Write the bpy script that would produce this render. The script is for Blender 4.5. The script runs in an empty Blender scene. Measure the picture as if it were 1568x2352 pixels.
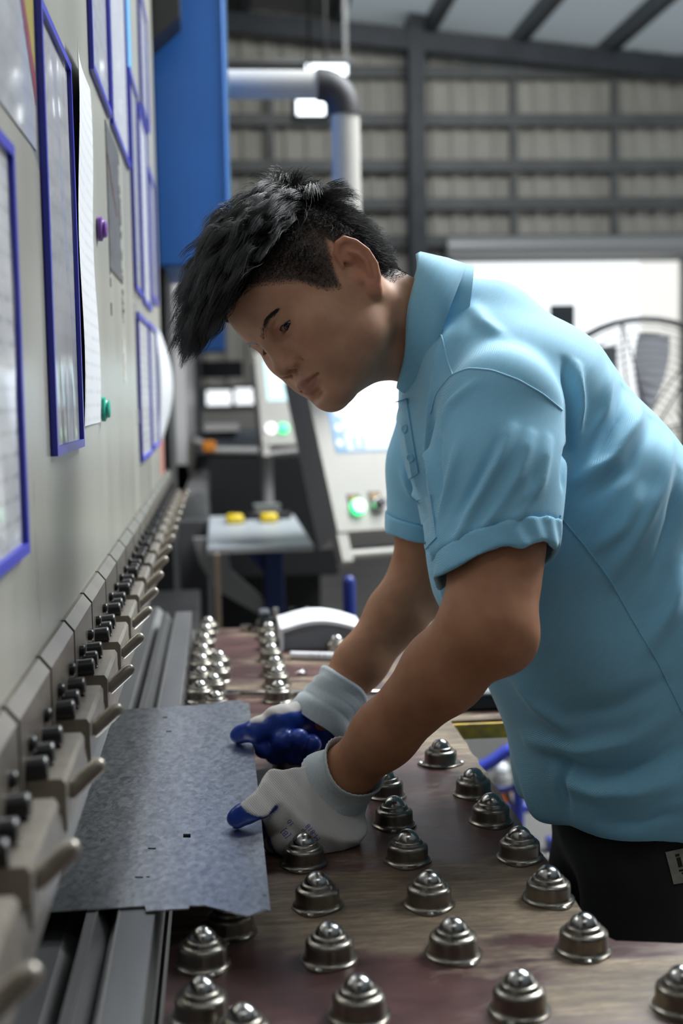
import bpy, bmesh, math, random
import numpy as np
from mathutils import Vector, Matrix
from mathutils.bvhtree import BVHTree

# ------------------------------------------------------------------ camera
scene = bpy.context.scene
C = scene.collection
FPX, CX, CY, VP, ROLL = 3000.0, 784.0, 1176.0, (500.0, 912.0), 0.018
CAM = np.array([0.0, 0.0, 1.38])
_y = np.array([(VP[0] - CX) / FPX, (CY - VP[1]) / FPX, -1.0]); _y /= np.linalg.norm(_y)
_z = np.array([-ROLL, 1.0, 0.0]); _z[2] = -(_z[0] * _y[0] + _z[1] * _y[1]) / _y[2]; _z /= np.linalg.norm(_z)
_x = np.cross(_y, _z)
RW = np.stack([_x, _y, _z], 1)            # world -> camera
cd = bpy.data.cameras.new('camera')
cam = bpy.data.objects.new('camera', cd); C.objects.link(cam)
mw = Matrix([list(r) for r in RW.T]).to_4x4(); mw.translation = Vector(CAM)
cam.matrix_world = mw
cd.sensor_fit = 'VERTICAL'; cd.sensor_height = 36.0; cd.sensor_width = 24.0
cd.lens = FPX / 2352 * 36.0
cd.clip_start = 0.02
cd.dof.use_dof = True; cd.dof.focus_distance = 1.42; cd.dof.aperture_fstop = 4.0
scene.camera = cam
scene.view_settings.view_transform = 'Standard'; scene.view_settings.look = 'None'
scene.view_settings.gamma = 1.0; scene.view_settings.use_curve_mapping = False
scene.view_settings.exposure = -0.06
scene.cycles.max_bounces = 8; scene.cycles.transmission_bounces = 6

# ------------------------------------------------------------------ daylight and lamps
w = bpy.data.worlds.new('daylight'); scene.world = w; w.use_nodes = True
w.node_tree.nodes['Background'].inputs[0].default_value = (0.93, 0.97, 1.0, 1)
w.node_tree.nodes['Background'].inputs[1].default_value = 1.5

def area(name, loc, target, sx, sy, power, col=(1, 1, 1)):
    l = bpy.data.lights.new(name, 'AREA'); l.shape = 'RECTANGLE'; l.size = sx; l.size_y = sy
    l.energy = power; l.color = col
    o = bpy.data.objects.new(name, l); C.objects.link(o); o.location = loc
    o.rotation_euler = (Vector(target) - Vector(loc)).to_track_quat('-Z', 'Y').to_euler()
    return o
area('roof_skylight_light', (2.2, 3.4, 4.5), (0.4, 1.6, 1.2), 3.0, 2.0, 760, (0.94, 0.98, 1.0))
area('hall_light', (0.6, -0.6, 4.6), (0.2, 1.2, 0.9), 1.6, 0.5, 12, (0.98, 0.99, 1.0))
area('hall_light', (1.8, 8.6, 4.3), (2.0, 12.0, 2.6), 2.4, 0.6, 38, (0.98, 0.99, 1.0))  # added light without a fitting, aimed at the back wall to brighten it

# ------------------------------------------------------------------ pixel -> point helpers (1568 x 2352 frame)
def _ray(px, py): return RW.T @ np.array([(px - CX) / FPX, -(py - CY) / FPX, -1.0])
def aty(px, py, Y): r = _ray(px, py); return CAM + r * (Y / r[1])
def atz(px, py, Z): r = _ray(px, py); return CAM + r * ((Z - CAM[2]) / r[2])
def atx(px, py, X): r = _ray(px, py); return CAM + r * (X / r[0])
def proj(P):
    c = (np.atleast_2d(P) - CAM) @ RW.T
    return np.stack([CX + FPX * c[:, 0] / -c[:, 2], CY - FPX * c[:, 1] / -c[:, 2]], 1)

# ------------------------------------------------------------------ materials
def mat(name, col, rough=0.5, metal=0.0, var=0.0, vscale=20.0, stretch=(1, 1, 1), bump=0.0, bscale=200.0,
        emit=0.0, alpha=1.0, spec=None, coat=0.0, col2=None, sheen=0.0, trans=0.0, bstretch=None, sss=0.0, detail=4.0, rvar=0.0):
    m = bpy.data.materials.new(name); m.use_nodes = True
    nt = m.node_tree; b = nt.nodes['Principled BSDF']; N = nt.nodes.new; L = nt.links.new
    b.inputs['Base Color'].default_value = (*col, 1); b.inputs['Roughness'].default_value = rough
    b.inputs['Metallic'].default_value = metal
    if spec is not None: b.inputs['Specular IOR Level'].default_value = spec
    if coat: b.inputs['Coat Weight'].default_value = coat
    if sheen: b.inputs['Sheen Weight'].default_value = sheen
    if trans: b.inputs['Transmission Weight'].default_value = trans
    if alpha < 1: b.inputs['Alpha'].default_value = alpha
    if sss:
        b.inputs['Subsurface Weight'].default_value = sss
        b.inputs['Subsurface Radius'].default_value = (1.0, 0.35, 0.2); b.inputs['Subsurface Scale'].default_value = 0.006
    if emit:
        b.inputs['Base Color'].default_value = (*[c * .2 for c in col], 1); b.inputs['Emission Color'].default_value = (*col, 1); b.inputs['Emission Strength'].default_value = emit
    tc = N('ShaderNodeTexCoord')
    if var or col2 or rvar:
        mp = N('ShaderNodeMapping'); mp.inputs['Scale'].default_value = stretch; L(tc.outputs['Object'], mp.inputs[0])
        n = N('ShaderNodeTexNoise'); n.inputs['Scale'].default_value = vscale; n.inputs['Detail'].default_value = detail
        L(mp.outputs[0], n.inputs['Vector'])
        r = N('ShaderNodeValToRGB'); r.color_ramp.elements[0].position = 0.3; r.color_ramp.elements[1].position = 0.7
        c2 = col2 or tuple(min(1, c * (1 + var)) for c in col); c1 = col if col2 else tuple(c * (1 - var) for c in col)
        r.color_ramp.elements[0].color = (*c1, 1); r.color_ramp.elements[1].color = (*c2, 1)
        L(n.outputs['Fac'], r.inputs[0]); L(r.outputs[0], b.inputs['Base Color'])
        if rvar:
            mr = N('ShaderNodeMapRange'); mr.inputs[3].default_value = max(0, rough - rvar); mr.inputs[4].default_value = rough + rvar
            L(n.outputs['Fac'], mr.inputs[0]); L(mr.outputs[0], b.inputs['Roughness'])
    if bump:
        mp2 = N('ShaderNodeMapping'); mp2.inputs['Scale'].default_value = bstretch or (1, 1, 1); L(tc.outputs['Object'], mp2.inputs[0])
        n2 = N('ShaderNodeTexNoise'); n2.inputs['Scale'].default_value = bscale; L(mp2.outputs[0], n2.inputs['Vector'])
        bp = N('ShaderNodeBump'); bp.inputs['Strength'].default_value = bump; bp.inputs['Distance'].default_value = 0.002
        L(n2.outputs['Fac'], bp.inputs['Height']); L(bp.outputs[0], b.inputs['Normal'])
    return m

# ------------------------------------------------------------------ mesh builder
class MB:
    def __init__(s): s.v = []; s.f = []
    def add(s, vs, fs):
        n = len(s.v); s.v += [tuple(map(float, p)) for p in vs]; s.f += [tuple(i + n for i in q) for q in fs]; return s
    def box(s, lo, hi, bev=0.0):
        (a, b, c), (d, e, f) = lo, hi
        if bev <= 0:
            return s.add([(a,b,c),(d,b,c),(d,e,c),(a,e,c),(a,b,f),(d,b,f),(d,e,f),(a,e,f)],
                         [(0,3,2,1),(4,5,6,7),(0,1,5,4),(1,2,6,5),(2,3,7,6),(3,0,4,7)])
        k = bev; o = len(s.v); vs = []
        idx = {}
        for ix, x in enumerate((a, d)):
            for iy, y in enumerate((b, e)):
                for iz, z in enumerate((c, f)):
                    sx, sy, sz = (k, -k)[ix], (k, -k)[iy], (k, -k)[iz]
                    for ax, p in enumerate(((x, y + sy, z + sz), (x + sx, y, z + sz), (x + sx, y + sy, z))):
                        idx[ix, iy, iz, ax] = len(vs); vs.append(p)
        fs = []
        g = lambda *q: idx[q]
        for i in (0, 1):
            q = [g(i,0,0,0), g(i,1,0,0), g(i,1,1,0), g(i,0,1,0)]; fs.append(q if i else q[::-1])
            q = [g(0,i,0,1), g(0,i,1,1), g(1,i,1,1), g(1,i,0,1)]; fs.append(q if i else q[::-1])
            q = [g(0,0,i,2), g(1,0,i,2), g(1,1,i,2), g(0,1,i,2)]; fs.append(q if i else q[::-1])
            for j in (0, 1):
                fs.append([g(i,j,0,0), g(i,j,1,0), g(i,j,1,1), g(i,j,0,1)])
                fs.append([g(i,0,j,0), g(i,1,j,0), g(i,1,j,2), g(i,0,j,2)])
                fs.append([g(0,i,j,1), g(1,i,j,1), g(1,i,j,2), g(0,i,j,2)])
                for l in (0, 1): fs.append([g(i,j,l,0), g(i,j,l,1), g(i,j,l,2)])
        return s.add(vs, fs)
    def prism(s, prof, a, b, axis='y'):
        """closed 2-D profile extruded from a to b along axis; profile coords are the other two axes in order"""
        n = len(prof); vs = []
        for t in (a, b):
            for (p, q) in prof: vs.append({'y': (p, t, q), 'x': (t, p, q), 'z': (p, q, t)}[axis])
        fs = [tuple(range(n))[::-1], tuple(range(n, 2 * n))] + [(i, (i + 1) % n, n + (i + 1) % n, n + i) for i in range(n)]
        return s.add(vs, fs)
    def lathe(s, prof, c=(0, 0, 0), axis=(0, 0, 1), seg=24, cap=True):
        ax = Vector(axis).normalized(); u = ax.orthogonal().normalized(); v = ax.cross(u); c = Vector(c)
        vs = []; m = len(prof)
        for i in range(seg):
            a = 2 * math.pi * i / seg; d = u * math.cos(a) + v * math.sin(a)
            for (r, h) in prof: vs.append(c + d * r + ax * h)
        fs = [(i * m + j, ((i + 1) % seg) * m + j, ((i + 1) % seg) * m + j + 1, i * m + j + 1) for i in range(seg) for j in range(m - 1)]
        if cap:
            fs.append(tuple(i * m for i in range(seg))[::-1]); fs.append(tuple(i * m + m - 1 for i in range(seg)))
        return s.add(vs, fs)
    def cyl(s, a, b, r, r2=None, seg=20):
        a, b = Vector(a), Vector(b); return s.lathe([(r, 0), (r if r2 is None else r2, (b - a).length)], a, b - a, seg)
    def rod(s, a, b, r, seg=16):     # rounded far end
        a, b = Vector(a), Vector(b); h = (b - a).length
        pr = [(r, 0), (r, h - r)] + [(r * math.cos(t), h - r + r * math.sin(t)) for t in (0.4, 0.8, 1.15, 1.45)]
        return s.lathe(pr, a, b - a, seg)
    def tube(s, pts, r, seg=10, closed=False, cap=True):
        P = [Vector(p) for p in pts]; n = len(P); vs = []; prev = None
        R = r if hasattr(r, '__len__') else [r] * n
        for i in range(n):
            t = (P[(i + 1) % n] - P[i - 1]) if closed else (P[min(i + 1, n - 1)] - P[max(i - 1, 0)])
            t.normalize()
            u = (prev - t * prev.dot(t)).normalized() if prev is not None else t.orthogonal().normalized()
            prev = u; v = t.cross(u)
            for k in range(seg):
                a = 2 * math.pi * k / seg; vs.append(P[i] + (u * math.cos(a) + v * math.sin(a)) * R[i])
        fs = []
        for i in range(n if closed else n - 1):
            j = (i + 1) % n
            for k in range(seg): fs.append((i*seg+k, i*seg+(k+1)%seg, j*seg+(k+1)%seg, j*seg+k))
        if cap and not closed: fs += [tuple(range(seg))[::-1], tuple(range((n-1)*seg, n*seg))]
        return s.add(vs, fs)
    def ball(s, c, r, seg=20, rings=12, sc=(1, 1, 1)):
        pr = [(max(1e-5, r * math.sin(math.pi * i / rings)), -r * math.cos(math.pi * i / rings)) for i in range(rings + 1)]
        n0 = len(s.v); s.lathe(pr, (0, 0, 0), (0, 0, 1), seg, True)
        for i in range(n0, len(s.v)):
            x, y, z = s.v[i]; s.v[i] = (c[0] + x * sc[0], c[1] + y * sc[1], c[2] + z * sc[2])
        return s
    def xf(s, M, start=0):
        for i in range(start, len(s.v)): s.v[i] = tuple(M @ Vector(s.v[i]))
        return s
    def mesh(s, name, smooth=False):
        me = bpy.data.meshes.new(name); me.from_pydata(s.v, [], s.f); me.update()
        bm = bmesh.new(); bm.from_mesh(me); bmesh.ops.recalc_face_normals(bm, faces=bm.faces); bm.to_mesh(me); bm.free()
        if smooth:
            for p in me.polygons: p.use_smooth = True
            if smooth == 'auto':
                try: me.set_sharp_from_angle(angle=math.radians(38))
                except Exception: pass
        return me

WL = {}          # world location of every object built here (no rotations on parents)
def put(name, data, parent=None, material=None, loc=(0, 0, 0), label=None, cat=None, group=None, kind=None):
    o = bpy.data.objects.new(name, data); C.objects.link(o)
    if parent is not None: o.parent = parent
    pl = WL.get(parent.name, Vector()) if parent is not None else Vector()
    o.location = Vector(loc) - pl; WL[o.name] = Vector(loc)
    if material is not None and data is not None and not data.materials: data.materials.append(material)
    if label: o['label'] = label
    if cat: o['category'] = cat
    if group: o['group'] = group
    if kind: o['kind'] = kind
    return o
def obj(name, mb, material, parent=None, smooth=False, **k): return put(name, mb.mesh(name, smooth), parent, material, **k)
def thing(name, loc, label, cat, group=None): return put(name, None, None, None, loc, label, cat, group)

# ================================================================== the hall
M = {}
M['floor'] = mat('concrete_floor', (0.145, 0.14, 0.132), 0.55, var=0.25, vscale=1.6, bump=0.1, bscale=40)
M['cladding'] = mat('wall_cladding', (0.60, 0.585, 0.52), 0.6, var=0.08, vscale=3)
M['steel_dark'] = mat('dark_painted_steel', (0.055, 0.065, 0.075), 0.5, var=0.2, vscale=6)
M['girt'] = mat('girt_steel', (0.16, 0.17, 0.165), 0.5, var=0.15, vscale=5)
M['roofsheet'] = mat('roof_sheet', (0.42, 0.43, 0.43), 0.6)
M['outside'] = mat('outside_concrete', (0.75, 0.74, 0.70), 0.8)
M['outwall'] = mat('outside_wall', (0.88, 0.85, 0.80), 0.8)
M['shutter'] = mat('shutter_metal', (0.60, 0.61, 0.62), 0.4, 0.3)

# translucent roof lights let the daylight through
m = bpy.data.materials.new('roof_light_panel'); m.use_nodes = True; nt = m.node_tree
for n in list(nt.nodes):
    if n.type == 'BSDF_PRINCIPLED': nt.nodes.remove(n)
tr = nt.nodes.new('ShaderNodeBsdfTranslucent'); tr.inputs[0].default_value = (0.44, 0.465, 0.48, 1)
nt.links.new(tr.outputs[0], nt.nodes['Material Output'].inputs[0]); M['rooflight'] = m

obj('floor', MB().box((-7, -5, -0.1), (10, 12.1, 0)), M['floor'], kind='structure')
obj('ground_outside', MB().box((-10, 12.1, -0.12), (25, 45, -0.02)), M['outside'], kind='structure')
obj('wall_outside', MB().prism([(8.2, 0), (8.2, 4.6), (15.0, 5.6), (15.0, 0)], 19.5, 25), M['outwall'], kind='structure')

WY = 12.0
dx0, dx1 = aty(1030, 700, WY)[0], aty(1562, 700, WY)[0]
dzt = aty(1300, 597, WY)[2]
wins = [(aty(474, 912, WY)[0], aty(531, 912, WY)[0], aty(500, 931, WY)[2], aty(500, 897, WY)[2]),
        (aty(539, 912, WY)[0], aty(590, 912, WY)[0], aty(560, 929, WY)[2], aty(560, 892, WY)[2])]
holes = [(dx0, dx1, 0.0, dzt)] + wins
xs = sorted({-7.0, 10.0, *[h[0] for h in holes], *[h[1] for h in holes]})
zs = sorted({0.0, 6.0, *[h[2] for h in holes], *[h[3] for h in holes]})
wb = MB()
for i in range(len(xs) - 1):
    for j in range(len(zs) - 1):
        cx, cz = (xs[i] + xs[i+1]) / 2, (zs[j] + zs[j+1]) / 2
        if not any(h[0] < cx < h[1] and h[2] < cz < h[3] for h in holes):
            wb.box((xs[i], WY, zs[j]), (xs[i+1], WY + 0.05, zs[j+1]))
wall_back = obj('wall_back', wb, M['cladding'], kind='structure')
rib = MB().prism([(-0.035, 0), (-0.018, -0.035), (0.018, -0.035), (0.035, 0)], 0, 1, 'z').mesh('cladding_rib')
k = 0; x = -1.6
while x < 5.6:                       # upright ribs of the cladding sheets
    z0 = dzt if dx0 - 0.03 < x < dx1 + 0.03 else (wins[0][3] + 0.05 if wins[0][0] - .04 < x < wins[1][1] + .04 else 0.0)
    o = put('cladding_rib', rib, wall_back, M['cladding'], (x, WY, z0)); o.scale.z = 5.6 - z0
    x += 0.19
for py in (175, 283, 386, 472, 556):
    z = aty(1250, py, WY)[2]
    obj('girt', MB().prism([(-0.16, z - .05), (-0.05, z - .05), (-0.05, z + .05), (-0.16, z + .05)], -5, 9, 'x').xf(Matrix.Translation((0, WY, 0))), M['girt'], wall_back)
for px in (1172, 1402, 620):
    X = aty(px, 300, WY)[0]
    obj('sag_rod', MB().box((X - .03, WY - .13, dzt + .1), (X + .03, WY - .07, aty(px, 180, WY)[2])), M['girt'], wall_back)
X = aty(943, 300, WY)[0]
cb = MB().box((X - .07, WY - .42, 0), (X + .07, WY - .40, 5.0)).box((X - .07, WY - .2, 0), (X + .07, WY - .18, 5.0)).box((X - .012, WY - .4, 0), (X + .012, WY - .2, 5.0))
obj('column', cb, M['steel_dark'], wall_back)
# rolled-up door over the opening
d1 = put('door_1', None, None, None, ((dx0 + dx1) / 2, WY - .2, 0), kind='structure')
zr = aty(1300, 572, WY)[2]
obj('shutter_roll', MB().cyl((dx0 - .05, WY - .2, zr), (dx1 + .1, WY - .2, zr), 0.095, seg=24), M['shutter'], d1, smooth='auto')
obj('shutter_curtain', MB().box((dx0, WY - .12, dzt - .03), (dx1, WY - .09, zr)), M['shutter'], d1)
for X in (dx0 - .06, dx1 + .02): obj('door_jamb', MB().box((X, WY - .1, 0), (X + .06, WY - .02, zr)), M['steel_dark'], d1)
for i, h in enumerate(wins):
    f = MB()
    f.box((h[0] - .03, WY - .03, h[2] - .03), (h[1] + .03, WY, h[2])).box((h[0] - .03, WY - .03, h[3]), (h[1] + .03, WY, h[3] + .03))
    f.box((h[0] - .03, WY - .03, h[2]), (h[0], WY, h[3])).box((h[1], WY - .03, h[2]), (h[1] + .03, WY, h[3]))
    obj('window_%d' % (i + 1), f, M['steel_dark'], kind='structure')

# roof: sloping down to the right, purlins run with the machines
def rz(x): return aty(520, 14, WY)[2] - 0.093 * x
ceiling = put('ceiling', None, None, None, (0, 5, 5.1), kind='structure')
px_ = [-7 + 0.8125 * i for i in range(21)]
for i in range(len(px_) - 1):
    a, b = px_[i], px_[i + 1]
    light = 0.9 < (a + b) / 2 < 9.5
    obj('roof_panel', MB().prism([(a, rz(a)), (b, rz(b)), (b, rz(b) + .03), (a, rz(a) + .03)], -5, 12.05), M['rooflight' if light else 'roofsheet'], ceiling)
for a in px_:
    obj('purlin', MB().prism([(a - .045, rz(a) - .14), (a + .045, rz(a) - .14), (a + .045, rz(a)), (a - .045, rz(a))], -5, 12.0), M['steel_dark'], ceiling)
obj('eave_beam', MB().prism([(-7, rz(-7) - .3), (10, rz(10) - .3), (10, rz(10) - .12), (-7, rz(-7) - .12)], 11.6, 11.75), M['steel_dark'], ceiling)
M['dim_wall'] = mat('dark_unseen_wall', (0.13, 0.13, 0.125), 0.8, var=0.15, vscale=2)  # unseen walls, made darker to cut the bounced light
obj('wall_left', MB().box((-7.1, -5, 0), (-7, 12.1, 6)), M['dim_wall'], kind='structure')
obj('wall_near', MB().box((-7.1, -5.1, 0), (10, -5, 6)), M['dim_wall'], kind='structure')
# right side of the hall: unseen wall, opening added to let daylight in
obj('wall_right', MB().box((10, -5, 4.0), (10.1, 12.1, 6)).box((10, -5, 0), (10.1, 4.0, 4.0)).box((10, 11.0, 0), (10.1, 12.1, 4.0)), M['dim_wall'], kind='structure')

# ================================================================== press brake
M['ram'] = mat('ram_paint', (0.315, 0.31, 0.268), 0.30, 0.1, var=0.17, vscale=5.0, stretch=(1, 1, .18), bump=0.06, bscale=300, bstretch=(1, .2, 1), rvar=0.07)
M['clamp'] = mat('clamp_steel', (0.215, 0.19, 0.16), 0.33, 0.75, var=0.12, vscale=30)
M['clamp2'] = mat('jaw_steel', (0.28, 0.25, 0.21), 0.35, 0.6, var=0.12, vscale=40)
M['black'] = mat('black_oxide', (0.02, 0.02, 0.021), 0.35, 0.3)
M['void'] = mat('oily_black', (0.012, 0.012, 0.013), 0.5)
M['punch'] = mat('punch_steel', (0.36, 0.33, 0.29), 0.3, 0.85, var=0.1, vscale=25)
M['die'] = mat('die_steel', (0.30, 0.30, 0.30), 0.36, 0.85, var=0.14, vscale=9, stretch=(3, .3, 1), bump=0.05, bscale=300, bstretch=(1, .05, 1))
M['die_edge'] = mat('die_edge', (0.55, 0.54, 0.51), 0.3, 0.9)
M['blue'] = mat('machine_blue', (0.028, 0.145, 0.48), 0.42, var=0.06, vscale=3)
M['red_tag'] = mat('red_warning_print', (0.55, 0.16, 0.12), 0.5)
M['bed'] = mat('bed_steel', (0.10, 0.10, 0.105), 0.45, 0.5, var=0.2, vscale=5)

RX = -0.155
pb = thing('press_brake', (-0.35, 2.3, 0), 'press brake with grey ram plate, row of clamps and long die rails', 'press brake')
Y0, Y1 = 0.30, 3.72
ZB = 1.172
obj('ram', MB().box((-0.235, Y0, ZB - .012), (RX, Y1, 3.2), 0.003), M['ram'], pb)
obj('ram_foot', MB().box((-0.23, Y0, 1.095), (RX - .004, Y1 + .1, ZB - .012)), M['black'], pb)

# one clamp: upper block with chamfered top, screws, two knobs, jaw with lever
PITCH = 0.176
def clamp_meshes():
    L = PITCH - 0.010; h = L / 2
    d = {}
    b = MB().prism([(RX, ZB - .002), (RX + .004, ZB - .002), (RX + .0125, ZB - .0125), (RX + .0125, 1.104), (RX, 1.104)], -h, h)
    d['block'] = b.mesh('clamp_block')
    s = MB()
    s.lathe([(0.0062, 0), (0.0062, .004), (0.0052, .0052), (0.003, .0052), (0.003, .001)], (RX + .0125, 0, 1.132), (1, 0, 0), 14)
    d['screw'] = s.mesh('clamp_screw', 'auto')
    k = MB().lathe([(0.0052, 0), (0.0052, .012), (.0088, .012), (.0088, .026), (.0075, .0275), (.004, .0275)], (RX, 0, 1.117), (1, 0, .06), 16)
    d['knob'] = k.mesh('clamp_knob', 'auto')
    j = MB().prism([(-0.148, 1.110), (-0.118, 1.110), (-0.1155, 1.106), (-0.1155, 1.072), (-0.122, 1.062), (-0.148, 1.062)], -h * .72, h * .86)
    d['jaw'] = j.mesh('clamp_jaw')
    l = MB().lathe([(.0035, 0), (.0062, .002), (.0064, .026), (.006, .031), (.0042, .0345), (.0015, .0358)], (-0.118, -h * .40, 1.090), (.75, .12, .66), 14)
    d['lever'] = l.mesh('clamp_lever', 'auto')
    return d
CM = clamp_meshes()
for q, mm in (('block', 'clamp'), ('screw', 'black'), ('knob', 'black'), ('jaw', 'clamp2'), ('lever', 'clamp2')): CM[q].materials.append(M[mm])
rnd = random.Random(3)
y = 0.46
n = 0
while y < 3.9:
    c = put('clamp', CM['block'], pb, None, (0, y, 0))
    for s in (-.043, .043): put('screw', CM['screw'], c, None, (0, y + s, 0))
    for s in (-.058, -.02, .03): put('knob', CM['knob'], c, None, (0, y + s, 0))
    j = put('jaw', CM['jaw'], c, None, (0, y, 0))
    put('lever', CM['lever'], c, None, (0, y + rnd.uniform(-.008, .008), 0))
    y += PITCH; n += 1
# punches: tapered blades in segments
XT, ZT = -0.118, 1.047
y = 0.40
for i, L in enumerate([.2, .2, .1, .2, .2, .15, .2, .2, .2, .2, .2, .2, .2, .2, .2, .2]):
    p = MB().prism([(XT - .026, 1.085), (XT - .0005, 1.085), (XT + .0015, 1.068), (XT + .0005, 1.052), (XT - .0005, ZT), (XT - .004, ZT), (XT - .014, 1.06), (XT - .022, 1.066)], y + .0008, y + L - .0008)
    obj('punch', p, M['punch'], pb); y += L
    if y > 3.85: break
# lower tooling
ZD = 0.938
DY0, DY1 = 0.45, 2.70
obj('die_rail', MB().prism([(-0.1245, ZD), (-0.1155, ZD), (-0.1150, ZD - .0012), (-0.1065, ZD - .020), (-0.1065, ZD - .075), (-0.1245, ZD - .075)], DY0, DY1), M['die'], pb, label='narrow left rail of the die')
obj('die_rail', MB().prism([(-0.096, ZD), (-0.066, ZD), (-0.0655, ZD - .0005), (-0.0655, ZD - .075), (-0.1055, ZD - .075), (-0.1055, ZD - .020), (-0.0965, ZD - .0012)], DY0, DY1), M['die'], pb, label='wide right rail of the die')
obj('die_lip', MB().box((-0.1168, DY0, ZD - .0006), (-0.1148, DY1, ZD + .0004)), M['die_edge'], pb)
obj('die_lip', MB().box((-0.0972, DY0, ZD - .0006), (-0.0954, DY1, ZD + .0004)), M['die_edge'], pb)
obj('die_holder', MB().prism([(-0.20, .862), (-0.131, .862), (-0.131, .905), (-0.145, .918), (-0.20, .918)], DY0, 2.9).box((-0.131, DY0, .80), (-.0625, 2.9, .8628)), M['die'], pb)
obj('bed', MB().box((-0.42, 0.25, 0.02), (-0.068, 3.95, 0.80), .004), M['void'], pb)
# far end housing
bx0, bx1 = aty(352, 300, 3.9)[0], aty(522, 300, 3.9)[0]
zb = aty(440, 612, 3.9)[2]
obj('cylinder_housing', MB().box((bx0, 3.9, zb), (bx1, 4.5, 3.4), .008), M['blue'], pb)
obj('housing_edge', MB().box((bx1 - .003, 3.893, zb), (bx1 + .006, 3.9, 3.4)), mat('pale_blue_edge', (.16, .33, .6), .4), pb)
obj('side_frame', MB().box((-0.7, 3.95, 0.0), (bx0 + .02, 4.5, 3.4)), M['void'], pb)
a, b_ = aty(352, 100, 3.75), aty(413, 40, 3.75)
obj('hydraulic_block', MB().prism([(RX - .03, b_[2] + .75), (b_[0], b_[2] + .75), (b_[0], b_[2]), (a[0] - .005, a[2]), (RX - .03, a[2])], 3.73, 3.88), M['void'], pb)
obj('warning_strip', MB().box((RX, 3.46, 1.176), (RX + .0006, 3.70, 1.262)), M['red_tag'], pb)
for i in range(5):
    yy = 3.475 + i * .05
    obj('warning_stripe', MB().box((RX + .0006, yy, 1.18), (RX + .0011, yy + .012, 1.258)), M['ram'], pb)
# worn foil strip and the marks around it
M['foil'] = mat('worn_foil', (0.20, 0.215, 0.225), 0.35, 0.4, col2=(0.06, .06, .056), vscale=90, stretch=(1, 1, .35), detail=8)
obj('worn_foil', MB().box((RX, 1.992, 1.575), (RX + .0008, 2.235, 1.79)), M['foil'], pb)
M['grime'] = mat('grime_line', (0.03, 0.025, 0.022), 0.7)
for e_ in ((1.990, 1.993, 1.573, 1.79), (1.990, 2.236, 1.572, 1.576)): obj('foil_edge', MB().box((RX, e_[0], e_[2]), (RX + .0012, e_[1], e_[3])), M['grime'], pb)
for q in range(80):
    t = rnd.random(); side = rnd.random()
    yy = 2.24 + rnd.uniform(-.012, .018) if side < .6 else 1.99 + rnd.uniform(-.003, .003)
    zz = 1.50 + t * .29
    L = rnd.uniform(.003, .013)
    obj('grime_mark', MB().box((RX, yy, zz), (RX + .0009, yy + rnd.uniform(.002, .008), zz + L)), M['grime'], pb)
obj('red_scrawl', MB().tube([(RX + .001, 2.00 + .012 * i + .006 * math.sin(i * 2.2), 1.742 - .0055 * i) for i in range(14)], .0011, 5), M['red_tag'], pb)
obj('tape_residue', MB().box((RX, 2.215, 1.407), (RX + .0006, 2.262, 1.478)), mat('tape_residue', (.62, .61, .56), .6, col2=(.2, .18, .15), vscale=90, stretch=(1, .3, 1)), pb)

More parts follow.
